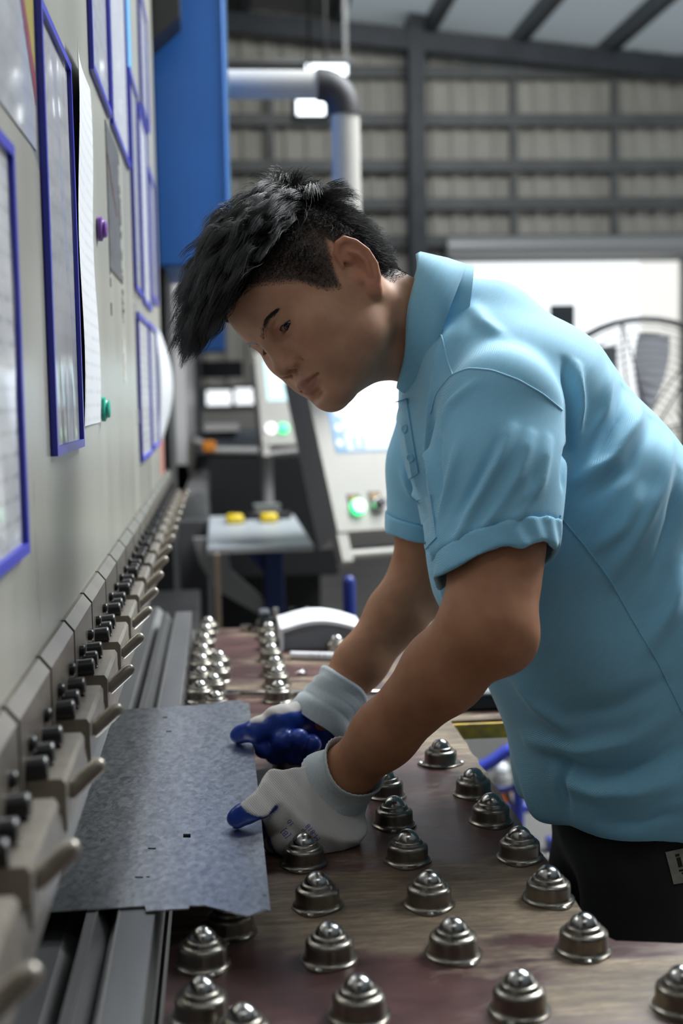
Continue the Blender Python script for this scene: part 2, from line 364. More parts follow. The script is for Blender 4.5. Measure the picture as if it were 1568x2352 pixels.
# ================================================================== ball-transfer table
def wood():
    m = bpy.data.materials.new('worn_plywood'); m.use_nodes = True; nt = m.node_tree; b = nt.nodes['Principled BSDF']
    N = nt.nodes.new; L = nt.links.new
    tc = N('ShaderNodeTexCoord')
    def noise(scale, st, det=6, rough=.6, dist=0):
        mp = N('ShaderNodeMapping'); mp.inputs['Scale'].default_value = st; L(tc.outputs['Object'], mp.inputs[0])
        n = N('ShaderNodeTexNoise'); n.inputs['Scale'].default_value = scale; n.inputs['Detail'].default_value = det
        n.inputs['Roughness'].default_value = rough; n.inputs['Distortion'].default_value = dist; L(mp.outputs[0], n.inputs['Vector']); return n
    def ramp(src, stops):
        r = N('ShaderNodeValToRGB'); e = r.color_ramp.elements
        while len(e) < len(stops): e.new(.5)
        for q, (p, c) in zip(e, stops): q.position = p; q.color = (*c, 1)
        L(src, r.inputs[0]); return r
    grain = noise(75, (.22, 1.3, 1), 9, .78)
    bare = ramp(grain.outputs['Fac'], [(.28, (.06, .042, .028)), (.5, (.22, .16, .10)), (.70, (.50, .39, .25))])
    fn = noise(22, (.5, 1, 1), 6, .7)
    film = ramp(fn.outputs['Fac'], [(.3, (.05, .022, .021)), (.55, (.115, .05, .047)), (.75, (.20, .12, .105))])
    wear = noise(6.0, (.45, 1.25, 1), 9, .68, .5)
    def blob(c, r, amt):          # worn or oily place with a centre and a reach
        mp = N('ShaderNodeMapping'); mp.vector_type = 'TEXTURE'; mp.inputs['Location'].default_value = (*c, .9); mp.inputs['Scale'].default_value = (*r, 1); L(tc.outputs['Object'], mp.inputs[0])
        g = N('ShaderNodeTexGradient'); g.gradient_type = 'QUADRATIC_SPHERE'; L(mp.outputs[0], g.inputs[0])
        q = N('ShaderNodeMath'); q.operation = 'MULTIPLY'; q.inputs[1].default_value = amt; L(g.outputs['Fac'], q.inputs[0]); return q
    def plus(a, b): q = N('ShaderNodeMath'); L(a, q.inputs[0]); L(b, q.inputs[1]); return q.outputs[0]
    ws = plus(plus(plus(wear.outputs['Fac'], blob((.15, 1.17), (.36, .19), .46).outputs[0]), blob((.33, 1.72), (.12, .25), .3).outputs[0]), blob((.30, 1.0), (.2, .10), .10).outputs[0])
    ws = plus(plus(ws, blob((.20, 1.42), (.22, .22), -.25).outputs[0]), blob((.05, 1.0), (.16, .13), -.28).outputs[0])
    wm = ramp(ws, [(.50, (0, 0, 0)), (.60, (1, 1, 1))])
    dirt = noise(7, (.6, 1, 1), 5, .6)
    mx = N('ShaderNodeMixRGB'); L(wm.outputs[0], mx.inputs[0]); L(film.outputs[0], mx.inputs[1]); L(bare.outputs[0], mx.inputs[2])
    dm = ramp(dirt.outputs['Fac'], [(.35, (.30, .28, .26)), (.68, (.92, .92, .92))])
    mu = N('ShaderNodeMixRGB'); mu.blend_type = 'MULTIPLY'; mu.inputs[0].default_value = .92; L(mx.outputs[0], mu.inputs[1]); L(dm.outputs[0], mu.inputs[2])
    L(mu.outputs[0], b.inputs['Base Color'])
    mr = N('ShaderNodeMapRange'); mr.inputs[3].default_value = .34; mr.inputs[4].default_value = .62; L(wm.outputs[0], mr.inputs[0]); L(mr.outputs[0], b.inputs['Roughness'])
    bp = N('ShaderNodeBump'); bp.inputs['Strength'].default_value = .25; bp.inputs['Distance'].default_value = .001
    L(grain.outputs['Fac'], bp.inputs['Height']); L(bp.outputs[0], b.inputs['Normal'])
    return m
M['wood'] = wood()
M['yellow_edge'] = mat('yellow_edge_paint', (0.50, 0.33, 0.03), 0.5, col2=(.25, .17, .06), vscale=60)
M['bt_house'] = mat('ball_unit_zinc', (0.225, 0.205, 0.175), 0.30, 0.95, var=0.15, vscale=60, rvar=.08)
M['bt_ball'] = mat('ball_steel', (0.38, 0.37, 0.355), 0.2, 1.0, var=.1, vscale=90)
M['screw'] = mat('screw_steel', (0.6, 0.6, 0.58), 0.3, 1.0)

ZTAB = 0.90
tb = thing('ball_transfer_table', (0.14, 1.6, 0), 'worn plywood work table studded with steel ball transfer units', 'table')
# the board is cut out where the worker stands
ex = 0.322
def jag(a, b, fx, n=14, amp=.0022):
    return [(a[0] + (b[0] - a[0]) * i / n + (rnd.uniform(-amp, amp) if fx and 0 < i < n else 0),
             a[1] + (b[1] - a[1]) * i / n + (rnd.uniform(-amp, amp) if not fx and 0 < i < n else 0)) for i in range(n)]
out = [(-0.055, .55), (1.2, .55), (1.2, 1.064)] + jag((1.2, 1.064), (ex + .03, 1.066), False, 24)[1:] + [(ex + .012, 1.078), (ex, 1.10)]
out += jag((ex, 1.10), (ex + .006, 1.862), True, 30)[1:] + [(ex + .006, 1.862), (0.95, 1.862), (.95, 2.70), (-0.055, 2.70)]
obj('board', MB().prism(out, ZTAB - .028, ZTAB, 'z'), M['wood'], tb)
obj('edge_strip', MB().box((ex + .008, 1.852, ZTAB - .026), (.95, 1.862, ZTAB - .004)), M['yellow_edge'], tb)
obj('under_frame', MB().box((.03, .6, .80), (.07, 2.66, .872)).box((.24, .6, .80), (.28, 2.66, .872)), M['steel_dark'], tb)
for (x, y) in ((.05, .62), (.26, .62), (.05, 2.62), (.26, 2.62), (1.1, .62), (.9, 2.62)):
    obj('leg', MB().box((x - .02, y - .02, 0), (x + .02, y + .02, .872)), M['steel_dark'], tb)

# ball transfer unit
S = 0.00098; SH = .84
hp = [(21.5, 1.6), (21.5, 2), (20, 3.2), (19.3, 5), (19.0, 7), (18.9, 17), (18.6, 19.5), (17.2, 21.6), (15.6, 22.6), (14.6, 23), (14.1, 24), (13.7, 26.2), (12.6, 27.6), (10.9, 27.9), (10.3, 27.2)]
hb = MB().lathe([(r * S * 1.13, h * S * SH) for r, h in hp], (0, 0, 0), (0, 0, 1), 36, False)
fl = []
for i in range(48):                    # flange with two ears
    a = 2 * math.pi * i / 48
    r = 23.0 + 5.2 * max(0, abs(math.cos(a))) ** 8
    fl.append((r * math.cos(a) * S * 1.1, r * math.sin(a) * S * 1.1))
hb.prism(fl, 0, 1.6 * S, 'z')
HM = hb.mesh('ball_unit_housing', 'auto'); HM.materials.append(M['bt_house'])
BM_ = MB().ball((0, 0, 20.6 * S), 12.9 * S, 32, 20).mesh('ball', True); BM_.materials.append(M['bt_ball'])
sb = MB()
sb.lathe([(3.1 * S, 1.6 * S), (2.9 * S, 2.7 * S), (1.6 * S, 3.3 * S), (.4 * S, 3.4 * S)], (0, 0, 0), (0, 0, 1), 12)
SM = sb.mesh('flange_screws', 'auto'); SM.materials.append(M['screw'])
BALLS = [(697, 1984), (729, 2080), (757, 2202), (825, 2332), (467, 2214), (463, 2336), (559, 2402), (528, 2142), (936, 1976), (985, 2077), (1041, 2191), (1193, 2319),
         (1127, 1887), (1193, 1969), (1259, 2065), (1340, 2181), (1566, 2311), (1012, 1754), (1087, 1824), (886, 1827), (905, 1894), (663, 1767), (816, 1650),
         (459, 1608), (490, 1591), (494, 1634), (462, 1574), (501, 1563), (463, 1543), (502, 1535), (466, 1518), (469, 1493), (473, 1470), (478, 1452),
         (639, 1609), (636, 1574), (631, 1549), (623, 1517), (620, 1490), (617, 1465), (610, 1444), (773, 1497)]
for i, (px, py) in enumerate(BALLS):
    P = atz(px, py, ZTAB)
    u = put('ball_transfer_unit', HM, tb, None, (P[0], P[1], ZTAB))
    u.rotation_euler.z = rnd.uniform(-.5, .5) + math.pi / 2 + (math.pi / 2 if py in (1754,) else 0)
    for nm, me, xo in (('ball', BM_, 0), ('flange_screw', SM, -27.2 * S), ('flange_screw', SM, 27.2 * S)):
        q = bpy.data.objects.new(nm, me); C.objects.link(q); q.parent = u; q.location.x = xo

# ================================================================== the sheet being bent
def galv():
    m = bpy.data.materials.new('galvanised_sheet'); m.use_nodes = True; nt = m.node_tree; b = nt.nodes['Principled BSDF']
    N = nt.nodes.new; L = nt.links.new
    b.inputs['Metallic'].default_value = 1.0
    tc = N('ShaderNodeTexCoord')
    mp = N('ShaderNodeMapping'); mp.inputs['Scale'].default_value = (1, .55, 1); mp.inputs['Rotation'].default_value = (0, 0, .25); L(tc.outputs['Object'], mp.inputs[0])
    v = N('ShaderNodeTexVoronoi'); v.inputs['Scale'].default_value = 230; L(mp.outputs[0], v.inputs['Vector'])
    n = N('ShaderNodeTexNoise'); n.inputs['Scale'].default_value = 160; n.inputs['Detail'].default_value = 5; L(mp.outputs[0], n.inputs['Vector'])
    mix = N('ShaderNodeMixRGB'); mix.inputs[0].default_value = .72; L(v.outputs['Color'], mix.inputs[1]); L(n.outputs['Fac'], mix.inputs[2])
    bw = N('ShaderNodeRGBToBW'); L(mix.outputs[0], bw.inputs[0])
    r = N('ShaderNodeValToRGB'); r.color_ramp.elements[0].position = .3; r.color_ramp.elements[1].position = .7
    r.color_ramp.elements[0].color = (.46, .49, .515, 1); r.color_ramp.elements[1].color = (.80, .825, .85, 1)
    L(bw.outputs[0], r.inputs[0]); L(r.outputs[0], b.inputs['Base Color'])
    mr = N('ShaderNodeMapRange'); mr.inputs[3].default_value = .265; mr.inputs[4].default_value = .315; L(bw.outputs[0], mr.inputs[0]); L(mr.outputs[0], b.inputs['Roughness'])
    bp = N('ShaderNodeBump'); bp.inputs['Strength'].default_value = .10; bp.inputs['Distance'].default_value = .0006; L(n.outputs['Fac'], bp.inputs['Height']); L(bp.outputs[0], b.inputs['Normal'])
    return m
M['galv'] = galv()
ZS = 0.9405
def SP(px, py): p = atz(px, py, ZS); return (p[0], p[1])
edge = [SP(611, 2088), (0.0335, 1.086), (0.0335, 1.852), SP(545, 1607.5), SP(500, 1612), SP(487, 1617), SP(455, 1618), SP(452, 1620), SP(400, 1621), SP(398, 1624), SP(325, 1627)]
xl = -0.262
edge += [(xl, edge[-1][1]), (xl, SP(118, 2091)[1]), SP(243, 2086), SP(333, 2080), SP(335, 2092), SP(433, 2086), SP(435, 2080), SP(466, 2078), SP(570, 2104)]
bmh = bmesh.new()
def ring(pts, z): return [bmh.verts.new((p[0], p[1], z)) for p in pts]
slots = [(379, 1648, 11, 2.6), (387, 1680, 13, 2.6), (349, 1949, 18, 4), (319, 2015, 19, 4), (429, 1919.5, 17, 9), (607, 2057, 9, 2.5), (340, 2014, 8, 3)]
loops = [edge]
for (cx, cy, w_, h_) in slots:
    loops.append([SP(cx - w_/2, cy - h_/2), SP(cx + w_/2, cy - h_/2), SP(cx + w_/2, cy + h_/2), SP(cx - w_/2, cy + h_/2)])
es = []
for lp in loops:
    r = ring(lp, ZS)
    es += [bmh.edges.new((r[i], r[(i + 1) % len(r)])) for i in range(len(r))]
res = bmesh.ops.triangle_fill(bmh, edges=es, use_beauty=True, use_dissolve=False)
bmesh.ops.recalc_face_normals(bmh, faces=bmh.faces)
if bmh.faces and sum(f.normal.z for f in bmh.faces) < 0: bmesh.ops.reverse_faces(bmh, faces=bmh.faces)
ex_ = bmesh.ops.extrude_face_region(bmh, geom=list(bmh.faces))
for v in ex_['geom']:
    if isinstance(v, bmesh.types.BMVert): v.co.z -= 0.0012
bmesh.ops.recalc_face_normals(bmh, faces=bmh.faces)
me = bpy.data.meshes.new('steel_sheet'); bmh.to_mesh(me); bmh.free()
put('steel_sheet', me, None, M['galv'], label='flat galvanised steel sheet with small slots held between both gloved hands', cat='metal sheet')

# ================================================================== signed-distance modelling (for the worker's body and clothes)
f4 = np.float32
def _len(p): return np.sqrt(np.einsum('ij,ij->i', p, p))
def s_rc(P, a, b, ra, rb):
    a = np.asarray(a, f4); b = np.asarray(b, f4); ab = b - a
    t = np.clip(((P - a) @ ab) / max(float(ab @ ab), 1e-9), 0, 1)
    return _len(P - a - t[:, None] * ab) - (ra + (rb - ra) * t)
def s_chain(P, pts, rs, k=0.0):
    d = None
    for i in range(len(pts) - 1):
        e = s_rc(P, pts[i], pts[i + 1], rs[i], rs[i + 1]); d = e if d is None else (smin(d, e, k) if k else np.minimum(d, e))
    return d
def s_ell(P, c, r):
    q = (P - np.asarray(c, f4)) / np.asarray(r, f4); k0 = _len(q); k1 = _len(q / np.asarray(r, f4))
    return k0 * (k0 - 1) / np.maximum(k1, 1e-6)
def smin(a, b, k):
    h = np.maximum(k - np.abs(a - b), 0) / k; return np.minimum(a, b) - h * h * k * 0.25
def smax(a, b, k): return -smin(-a, -b, k)
def sdf_mesh(fn, lo, hi, h, B=10, slack=1.6):
    lo = np.asarray(lo, float); hi = np.asarray(hi, float)
    nb = np.maximum(1, np.ceil((hi - lo) / (h * B)).astype(int)); n = nb * B
    ci = np.stack(np.meshgrid(*[np.arange(q) for q in nb], indexing='ij'), -1).reshape(-1, 3)
    cc = (lo + (ci + 0.5) * B * h).astype(f4)
    dc = fn(cc); R = B * h * 0.87 * slack
    D = np.empty(n, f4)
    D6 = D.reshape(nb[0], B, nb[1], B, nb[2], B)
    D6[...] = np.sign(dc).reshape(nb)[:, None, :, None, :, None]
    act = ci[np.abs(dc) < R]
    off = np.stack(np.meshgrid(*[np.arange(B)] * 3, indexing='ij'), -1).reshape(-1, 3)
    for s in range(0, len(act), 400):
        A = act[s:s + 400]
        P = (lo + (A[:, None, :] * B + off[None]) * h).astype(f4).reshape(-1, 3)
        v = fn(P).reshape(len(A), B, B, B)
        D6[A[:, 0], :, A[:, 1], :, A[:, 2], :] = v
    ins = D < 0
    c8 = [ins[i:n[0]-1+i, j:n[1]-1+j, k:n[2]-1+k] for i in (0, 1) for j in (0, 1) for k in (0, 1)]
    sm = sum(c.astype(np.int8) for c in c8); mixed = (sm > 0) & (sm < 8)
    cells = np.argwhere(mixed); idx = -np.ones(mixed.shape, np.int32); idx[mixed] = np.arange(len(cells))
    acc = np.zeros((len(cells), 3)); cnt = np.zeros(len(cells))
    cor = np.array([(i, j, k) for i in (0, 1) for j in (0, 1) for k in (0, 1)])
    val = [D[cells[:, 0] + c[0], cells[:, 1] + c[1], cells[:, 2] + c[2]].astype(float) for c in cor]
    for a in range(8):
        for b in range(a + 1, 8):
            if np.abs(cor[a] - cor[b]).sum() != 1: continue
            va, vb = val[a], val[b]; x = (va < 0) != (vb < 0)
            t = np.where(x, va / np.where(x, va - vb, 1), 0)
            acc[x] += (cor[a] + (cor[b] - cor[a]) * t[:, None])[x]; cnt[x] += 1
    V = lo + (cells + acc / cnt[:, None]) * h
    F = []
    for ax in range(3):
        sl0 = [slice(1, -1)] * 3; sl0[ax] = slice(0, -1)
        sl1 = [slice(1, -1)] * 3; sl1[ax] = slice(1, None)
        a = ins[tuple(sl0)]; b = ins[tuple(sl1)]
        e = np.argwhere(a != b); flip = a[tuple(e.T)]
        o = np.ones(3, int); o[ax] = 0; e = e + o
        u, w_ = [(1, 2), (2, 0), (0, 1)][ax]
        du = np.zeros(3, int); du[u] = 1; dw = np.zeros(3, int); dw[w_] = 1
        q = [e - du - dw, e - dw, e, e - du]
        q = np.stack([idx[tuple(x.T)] for x in q], 1)
        ok = (q >= 0).all(1); q = q[ok]; fl = flip[ok]
        q[~fl] = q[~fl][:, ::-1]
        F.append(q)
    return V, np.concatenate(F)
def np_mesh(name, V, F, smooth=True):
    me = bpy.data.meshes.new(name)
    me.vertices.add(len(V)); me.vertices.foreach_set('co', np.asarray(V, f4).ravel())
    me.loops.add(F.size); me.loops.foreach_set('vertex_index', F.astype(np.int32).ravel())
    me.polygons.add(len(F)); me.polygons.foreach_set('loop_start', np.arange(0, F.size, 4, dtype=np.int32))
    me.polygons.foreach_set('loop_total', np.full(len(F), 4, np.int32))
    if smooth: me.polygons.foreach_set('use_smooth', np.ones(len(F), bool))
    me.update(calc_edges=True); me.validate()
    return me
def vnormals(V, F):
    n = np.cross(V[F[:, 2]] - V[F[:, 0]], V[F[:, 3]] - V[F[:, 1]]); N = np.zeros_like(V)
    for i in range(4): np.add.at(N, F[:, i], n)
    return N / np.maximum(np.linalg.norm(N, axis=1, keepdims=True), 1e-12)
def relax(V, F, it=2, lam=0.5):
    for _ in range(it):
        S = np.zeros_like(V); c = np.zeros(len(V))
        for i in range(4):
            j = (i + 1) % 4
            np.add.at(S, F[:, i], V[F[:, j]]); np.add.at(c, F[:, i], 1); np.add.at(S, F[:, j], V[F[:, i]]); np.add.at(c, F[:, j], 1)
        V = V + lam * (S / np.maximum(c, 1)[:, None] - V)
    return V
def color_attr(me, name, cols):
    a = me.color_attributes.new(name, 'FLOAT_COLOR', 'POINT')
    c = np.ones((len(me.vertices), 4), f4); c[:, :3] = cols; a.data.foreach_set('color', c.ravel())
def bvh_of(V, F): return BVHTree.FromPolygons([tuple(v) for v in V], F.tolist())
def hit(bvh, px, py):
    r = _ray(px, py); r = r / np.linalg.norm(r)
    l, n, i, d = bvh.ray_cast(Vector(CAM), Vector(r)); return (np.array(l), np.array(n)) if l is not None else (None, None)
def stroke_pts(bvh, pts, n=24):
    """pixel polyline dropped on a surface -> points and normals"""
    pts = np.array(pts, float); s = np.r_[0, np.cumsum(np.linalg.norm(np.diff(pts, axis=0), axis=1))]
    t = np.linspace(0, s[-1], n); q = np.stack([np.interp(t, s, pts[:, 0]), np.interp(t, s, pts[:, 1])], 1)
    q[1:-1] = (q[:-2] + 2 * q[1:-1] + q[2:]) / 4
    out = [hit(bvh, *p) for p in q]; return [o for o in out if o[0] is not None]
def patch_on(bvh, quad, nu, nv, off, thick):
    """thin cloth patch lying on a surface; quad = 4 pixel corners"""
    q = [np.array(p, float) for p in quad]; top = []; bot = []
    for j in range(nv + 1):
        for i in range(nu + 1):
            u, v = i / nu, j / nv
            p = (q[0]*(1-u)+q[1]*u)*(1-v) + (q[3]*(1-u)+q[2]*u)*v
            l, n = hit(bvh, *p)
            if l is None: l, n = (top[-1], np.array([0, -1., 0])) if top else (aty(p[0], p[1], 1.4), np.array([0, -1., 0]))
            top.append(l + n * (off + thick)); bot.append(l + n * (off - .004))
    W = nu + 1; N = W * (nv + 1); fs = []
    for j in range(nv):
        for i in range(nu):
            a = j*W+i; fs.append((a, a+1, a+W+1, a+W)); fs.append((a+N, a+W+N, a+W+1+N, a+1+N))
    rim = [i for i in range(W)] + [j*W+nu for j in range(1, nv+1)] + [nv*W+i for i in range(nu-1, -1, -1)] + [j*W for j in range(nv-1, 0, -1)]
    for a, b in zip(rim, rim[1:] + rim[:1]): fs.append((a, a+N, b+N, b))
    return MB().add(top + bot, fs)

# ================================================================== the worker
HR = np.array([[-0.646, 0.317, -0.694], [-0.497, -0.865, 0.068], [-0.579, 0.389, 0.717]])
HR[:, 0] /= np.linalg.norm(HR[:, 0]); HR[:, 1] -= HR[:, 0] * (HR[:, 0] @ HR[:, 1]); HR[:, 1] /= np.linalg.norm(HR[:, 1]); HR[:, 2] = np.cross(HR[:, 0], HR[:, 1])
HS = 0.97 * 0.001
HT = np.array([0.1271, 1.4909, 1.4809])
def h2w(p): return (np.asarray(p, float) * HS) @ HR.T + HT          # head millimetres (forward, left, up) -> world
def w2h(p): return ((np.asarray(p, float) - HT) @ HR) / HS

neck_a = h2w((-22, 0, -12)); neck_b = aty(972, 772, 1.525); neck_c = aty(1110, 850, 1.53)
nb_l, nc_l = w2h(neck_b), w2h(neck_c)
def mir(P): Q = P.copy(); Q[:, 1] = np.abs(Q[:, 1]); return Q
EYE = np.array((72.5, 30.0, 14.5))
def head_sdf(P):
    A = mir(P)
    d = s_ell(P, (0, 0, 44), (96, 75, 88))                          # skull
    d = smin(d, s_ell(P, (52, 0, 48), (44, 58, 52)), 26)            # forehead
    d = smin(d, s_ell(P, (40, 0, -12), (48, 60, 58)), 30)           # mid face
    d = smin(d, s_ell(A, (62, 44, -6), (24, 19, 19)), 22)           # cheek bones
    d = smin(d, s_ell(P, (76, 0, -40), (26, 32, 28)), 22)           # muzzle
    d = smin(d, s_ell(A, (52, 36, -42), (35, 24, 36)), 24)          # cheeks
    d = smin(d, s_rc(A, (10, 53, -8), (26, 41, -52), 13, 16), 32)    # jaw branch
    d = smin(d, s_rc(A, (22, 43, -55), (76, 11, -79), 16, 13.5), 30)
    d = smin(d, s_ell(P, (46, 0, -60), (44, 36, 26)), 20)  # jaw
    d = smin(d, s_ell(P, (82, 0, -76), (15.5, 19, 13.5)), 22)           # chin
    d = smin(d, s_rc(A, (88, 9, 31), (73, 44, 34), 7, 8), 14)       # brow
    d = smax(d, -s_ell(A, (93, 29, 14), (13, 17, 10)), 10)          # sockets
    d = smin(d, s_ell(A, EYE, (14.2, 15.5, 13.4)), 3)               # lids
    lid = np.abs(A[:, 2] - (12.6 - .003 * (A[:, 1] - 30) ** 2 + .10 * (A[:, 1] - 30))) - (2.9 - .010 * (A[:, 1] - 30) ** 2)
    lid = np.maximum(lid, 78 - A[:, 0]); lid = np.maximum(lid, np.abs(A[:, 1] - 30) - 14.5)
    d = smax(d, -lid, 1.2)                                          # opening between the lids
    up = s_chain(A, [(82.5, 16, 19), (86.5, 24, 20.5), (86, 33, 21), (80, 43, 19)], [1.2, 1.8, 1.8, 1.2]); d = smin(d, up, 5)
    # nose
    d = smin(d, s_rc(P, (93, 0, 20), (104, 0, -12), 6.0, 8.0), 12)
    d = smin(d, s_ell(P, (105.5, 0, -16), (10, 10.5, 9)), 8)
    d = smin(d, s_ell(A, (98, 13.5, -20), (10, 7.5, 8)), 5)
    d = smax(d, -s_ell(A, (104, 7.5, -27.5), (6.5, 4.2, 4)), 3)
    d = smax(d, -s_chain(A, [(103, 20.5, -14), (98, 23.5, -19), (93, 23, -27)], [1.6, 1.9, 1.2]), 4)   # alar crease
    # mouth
    d = smin(d, s_chain(A, [(101, 0, -44), (99, 9, -43.5), (91, 23, -48)], [4.6, 4.8, 1.8]), 6)
    d = smin(d, s_chain(A, [(99, 0, -54), (97.5, 9, -53.5), (90, 21, -49.5)], [5.6, 5.2, 1.8]), 6)
    d = smax(d, -s_chain(A, [(109, 0, -48.6), (105, 10, -48.3), (96, 23, -49), (92, 26, -49.5)], [1.4, 1.4, 1.6, 1.8]), 2.2)
    d = smax(d, -s_ell(P, (101, 0, -64), (7, 14, 3.5)), 9)
    d = smax(d, -s_chain(P, [(109, 0, -33), (108, 0, -38)], [1.6, 1.6]), 4)
    # ears
    A0 = A; A = A.copy(); A[:, 0] = 2 + (A[:, 0] - 2) / .80; A[:, 1] = 74 + (A[:, 1] - 74) / .86
    rim = [(2, 75, 16), (-1, 79, 29), (-10, 86, 37), (-21, 91, 35), (-29, 93, 24), (-33, 93, 8), (-30, 90, -8), (-22, 85, -18), (-12, 79, -25)]
    pl = s_chain(A, [(-11, 81, 25), (-20, 86, 14), (-20, 85, 0), (-12, 79, -14)], [11, 13, 12, 8])
    pl = smax(pl, np.abs((A - np.array((-14, 80.5, 8), f4)) @ np.array((.42, .90, -.1), f4)) - 3.6, 3)
    ear = smin(pl, s_chain(A, rim, [2.8, 3.4, 3.9, 4.2, 4.1, 3.9, 3.7, 3.8, 4.2]), 4)
    ear = smin(ear, s_ell(A, (-8, 76, -25), (7.5, 4.2, 8)), 6)                      # lobe
    ear = smax(ear, -s_chain(A, [(-11, 92.5, 28), (-21, 96.5, 24), (-26.5, 97, 9), (-25, 95, -4)], [4.6, 4.8, 4.2, 3.0]), 2.5)
    ear = smax(ear, -s_ell(A, (-10, 88, 0), (9.5, 11.5, 14.5)), 3)                     # hollow
    ear = smin(ear, s_chain(A, [(-14, 87, 22), (-20.5, 90, 12), (-21.5, 89, 0), (-15, 84, -13)], [2.6, 3.4, 3.6, 3.0]), 3)
    ear = smin(ear, s_ell(A, (-11, 68, 0), (15, 7, 19)), 4)
    ear = smin(ear, s_ell(A, (0, 76, -6), (4.2, 4.5, 6.5)), 4)                      # tragus
    ear = ear * .82; A = A0
    d = smin(d, ear, 4)
    # neck
    nk = s_chain(P, [(-26, 0, -6), nb_l, nc_l], [56, 57, 68], 10)
    nk = smin(nk, s_rc(P, (-20, 58, -20), nb_l + np.array((34, 30, -10)), 13, 12), 22)
    nk = smin(nk, s_ell(P, (22, 0, -58), (48, 42, 30)), 20)
    nk = smin(nk, s_rc(P, (40, 0, -66), nb_l + np.array((34, 0, -4)), 22, 26), 24)
    nk = smin(nk, s_ell(A, (-2, 42, -38), (22, 18, 28)), 22)
    return smin(d, nk, 22)
import time as _t
_t0 = _t.time()
lo = np.minimum.reduce([(-100, -112, -110), nc_l - 75]); hi = np.maximum.reduce([(118, 112, 134), nc_l + 75])
# only the part of the neck inside the collar is needed
hV, hF = sdf_mesh(lambda P: np.maximum(head_sdf(P), (P - nc_l.astype(f4)) @ ((nc_l - nb_l) / np.linalg.norm(nc_l - nb_l)).astype(f4)), lo, hi, 1.55)
hVw = h2w(hV)

# ---- joints
N_SH, N_EL, N_WR = aty(1140, 965, 1.37), aty(1118, 1438, 1.27), aty(790, 1784, 1.390)
F_SH, F_EL, F_WR = aty(1015, 960, 1.705), aty(968, 1335, 1.745), aty(764, 1608, 1.662)
def lerp(a, b, t): return np.asarray(a) + (np.asarray(b) - np.asarray(a)) * t
def arm_sdf(P):
    d = s_chain(P, [N_SH, lerp(N_SH, N_EL, .6), N_EL], [.052, .045, .040], .02)
    d = smin(d, s_rc(P, lerp(N_SH, N_EL, .35) + (.012, 0, 0), lerp(N_SH, N_EL, .8) + (.018, 0, 0), .038, .030), .03)
    d = smin(d, s_chain(P, [N_EL, lerp(N_EL, N_WR, .28), lerp(N_EL, N_WR, .7), N_WR, lerp(N_EL, N_WR, 1.12)], [.040, .0405, .0325, .0275, .026], .02), .03)
    d = smin(d, s_ell(P, N_EL + np.array((.022, -.004, -.016)), (.022, .02, .024)), .03)
    e = s_chain(P, [F_SH, lerp(F_SH, F_EL, .6), F_EL], [.050, .045, .039], .02)
    e = smin(e, s_chain(P, [F_EL, lerp(F_EL, F_WR, .28), lerp(F_EL, F_WR, .7), F_WR, lerp(F_EL, F_WR, 1.12)], [.039, .0385, .032, .0275, .026], .02), .03)
    e = smin(e, s_ell(P, F_EL + np.array((.02, 0, -.014)), (.022, .02, .024)), .03)
    return np.minimum(d, e)
TY = 1.53
HIPN, HIPF = np.array((.50, 1.45, .86)), np.array((.50, 1.585, .86))
KNN, KNF = np.array((.455, 1.41, .47)), np.array((.46, 1.62, .47))
ANN, ANF = np.array((.52, 1.40, .09)), np.array((.53, 1.63, .09))
def core_sdf(P):      # trunk inside the shirt, legs inside the trousers
    Q = P.copy(); Q[:, 1] = (Q[:, 1] - TY) / 1.3
    q = lambda p: (p[0], (p[1] - TY) / 1.3, p[2])
    d = s_chain(Q, [q(aty(1130, 850, TY)), q(aty(1210, 960, TY)), q(aty(1390, 1300, TY)), q(aty(1470, 1700, 1.52)), q((.50, 1.515, .86))], [.055, .09, .105, .10, .10], .03)
    d = smin(d, s_rc(P, N_SH, F_SH, .045, .045), .04)
    d = smin(d, s_chain(P, [HIPN, KNN, ANN], [.075, .052, .036], .02), .04)
    d = smin(d, s_chain(P, [HIPF, KNF, ANF], [.075, .052, .036], .02), .04)
    return d
bV, bF = sdf_mesh(lambda P: smin(arm_sdf(P), core_sdf(P), .03), (.03, 1.10, .05), (.78, 1.90, 1.60), .0042)
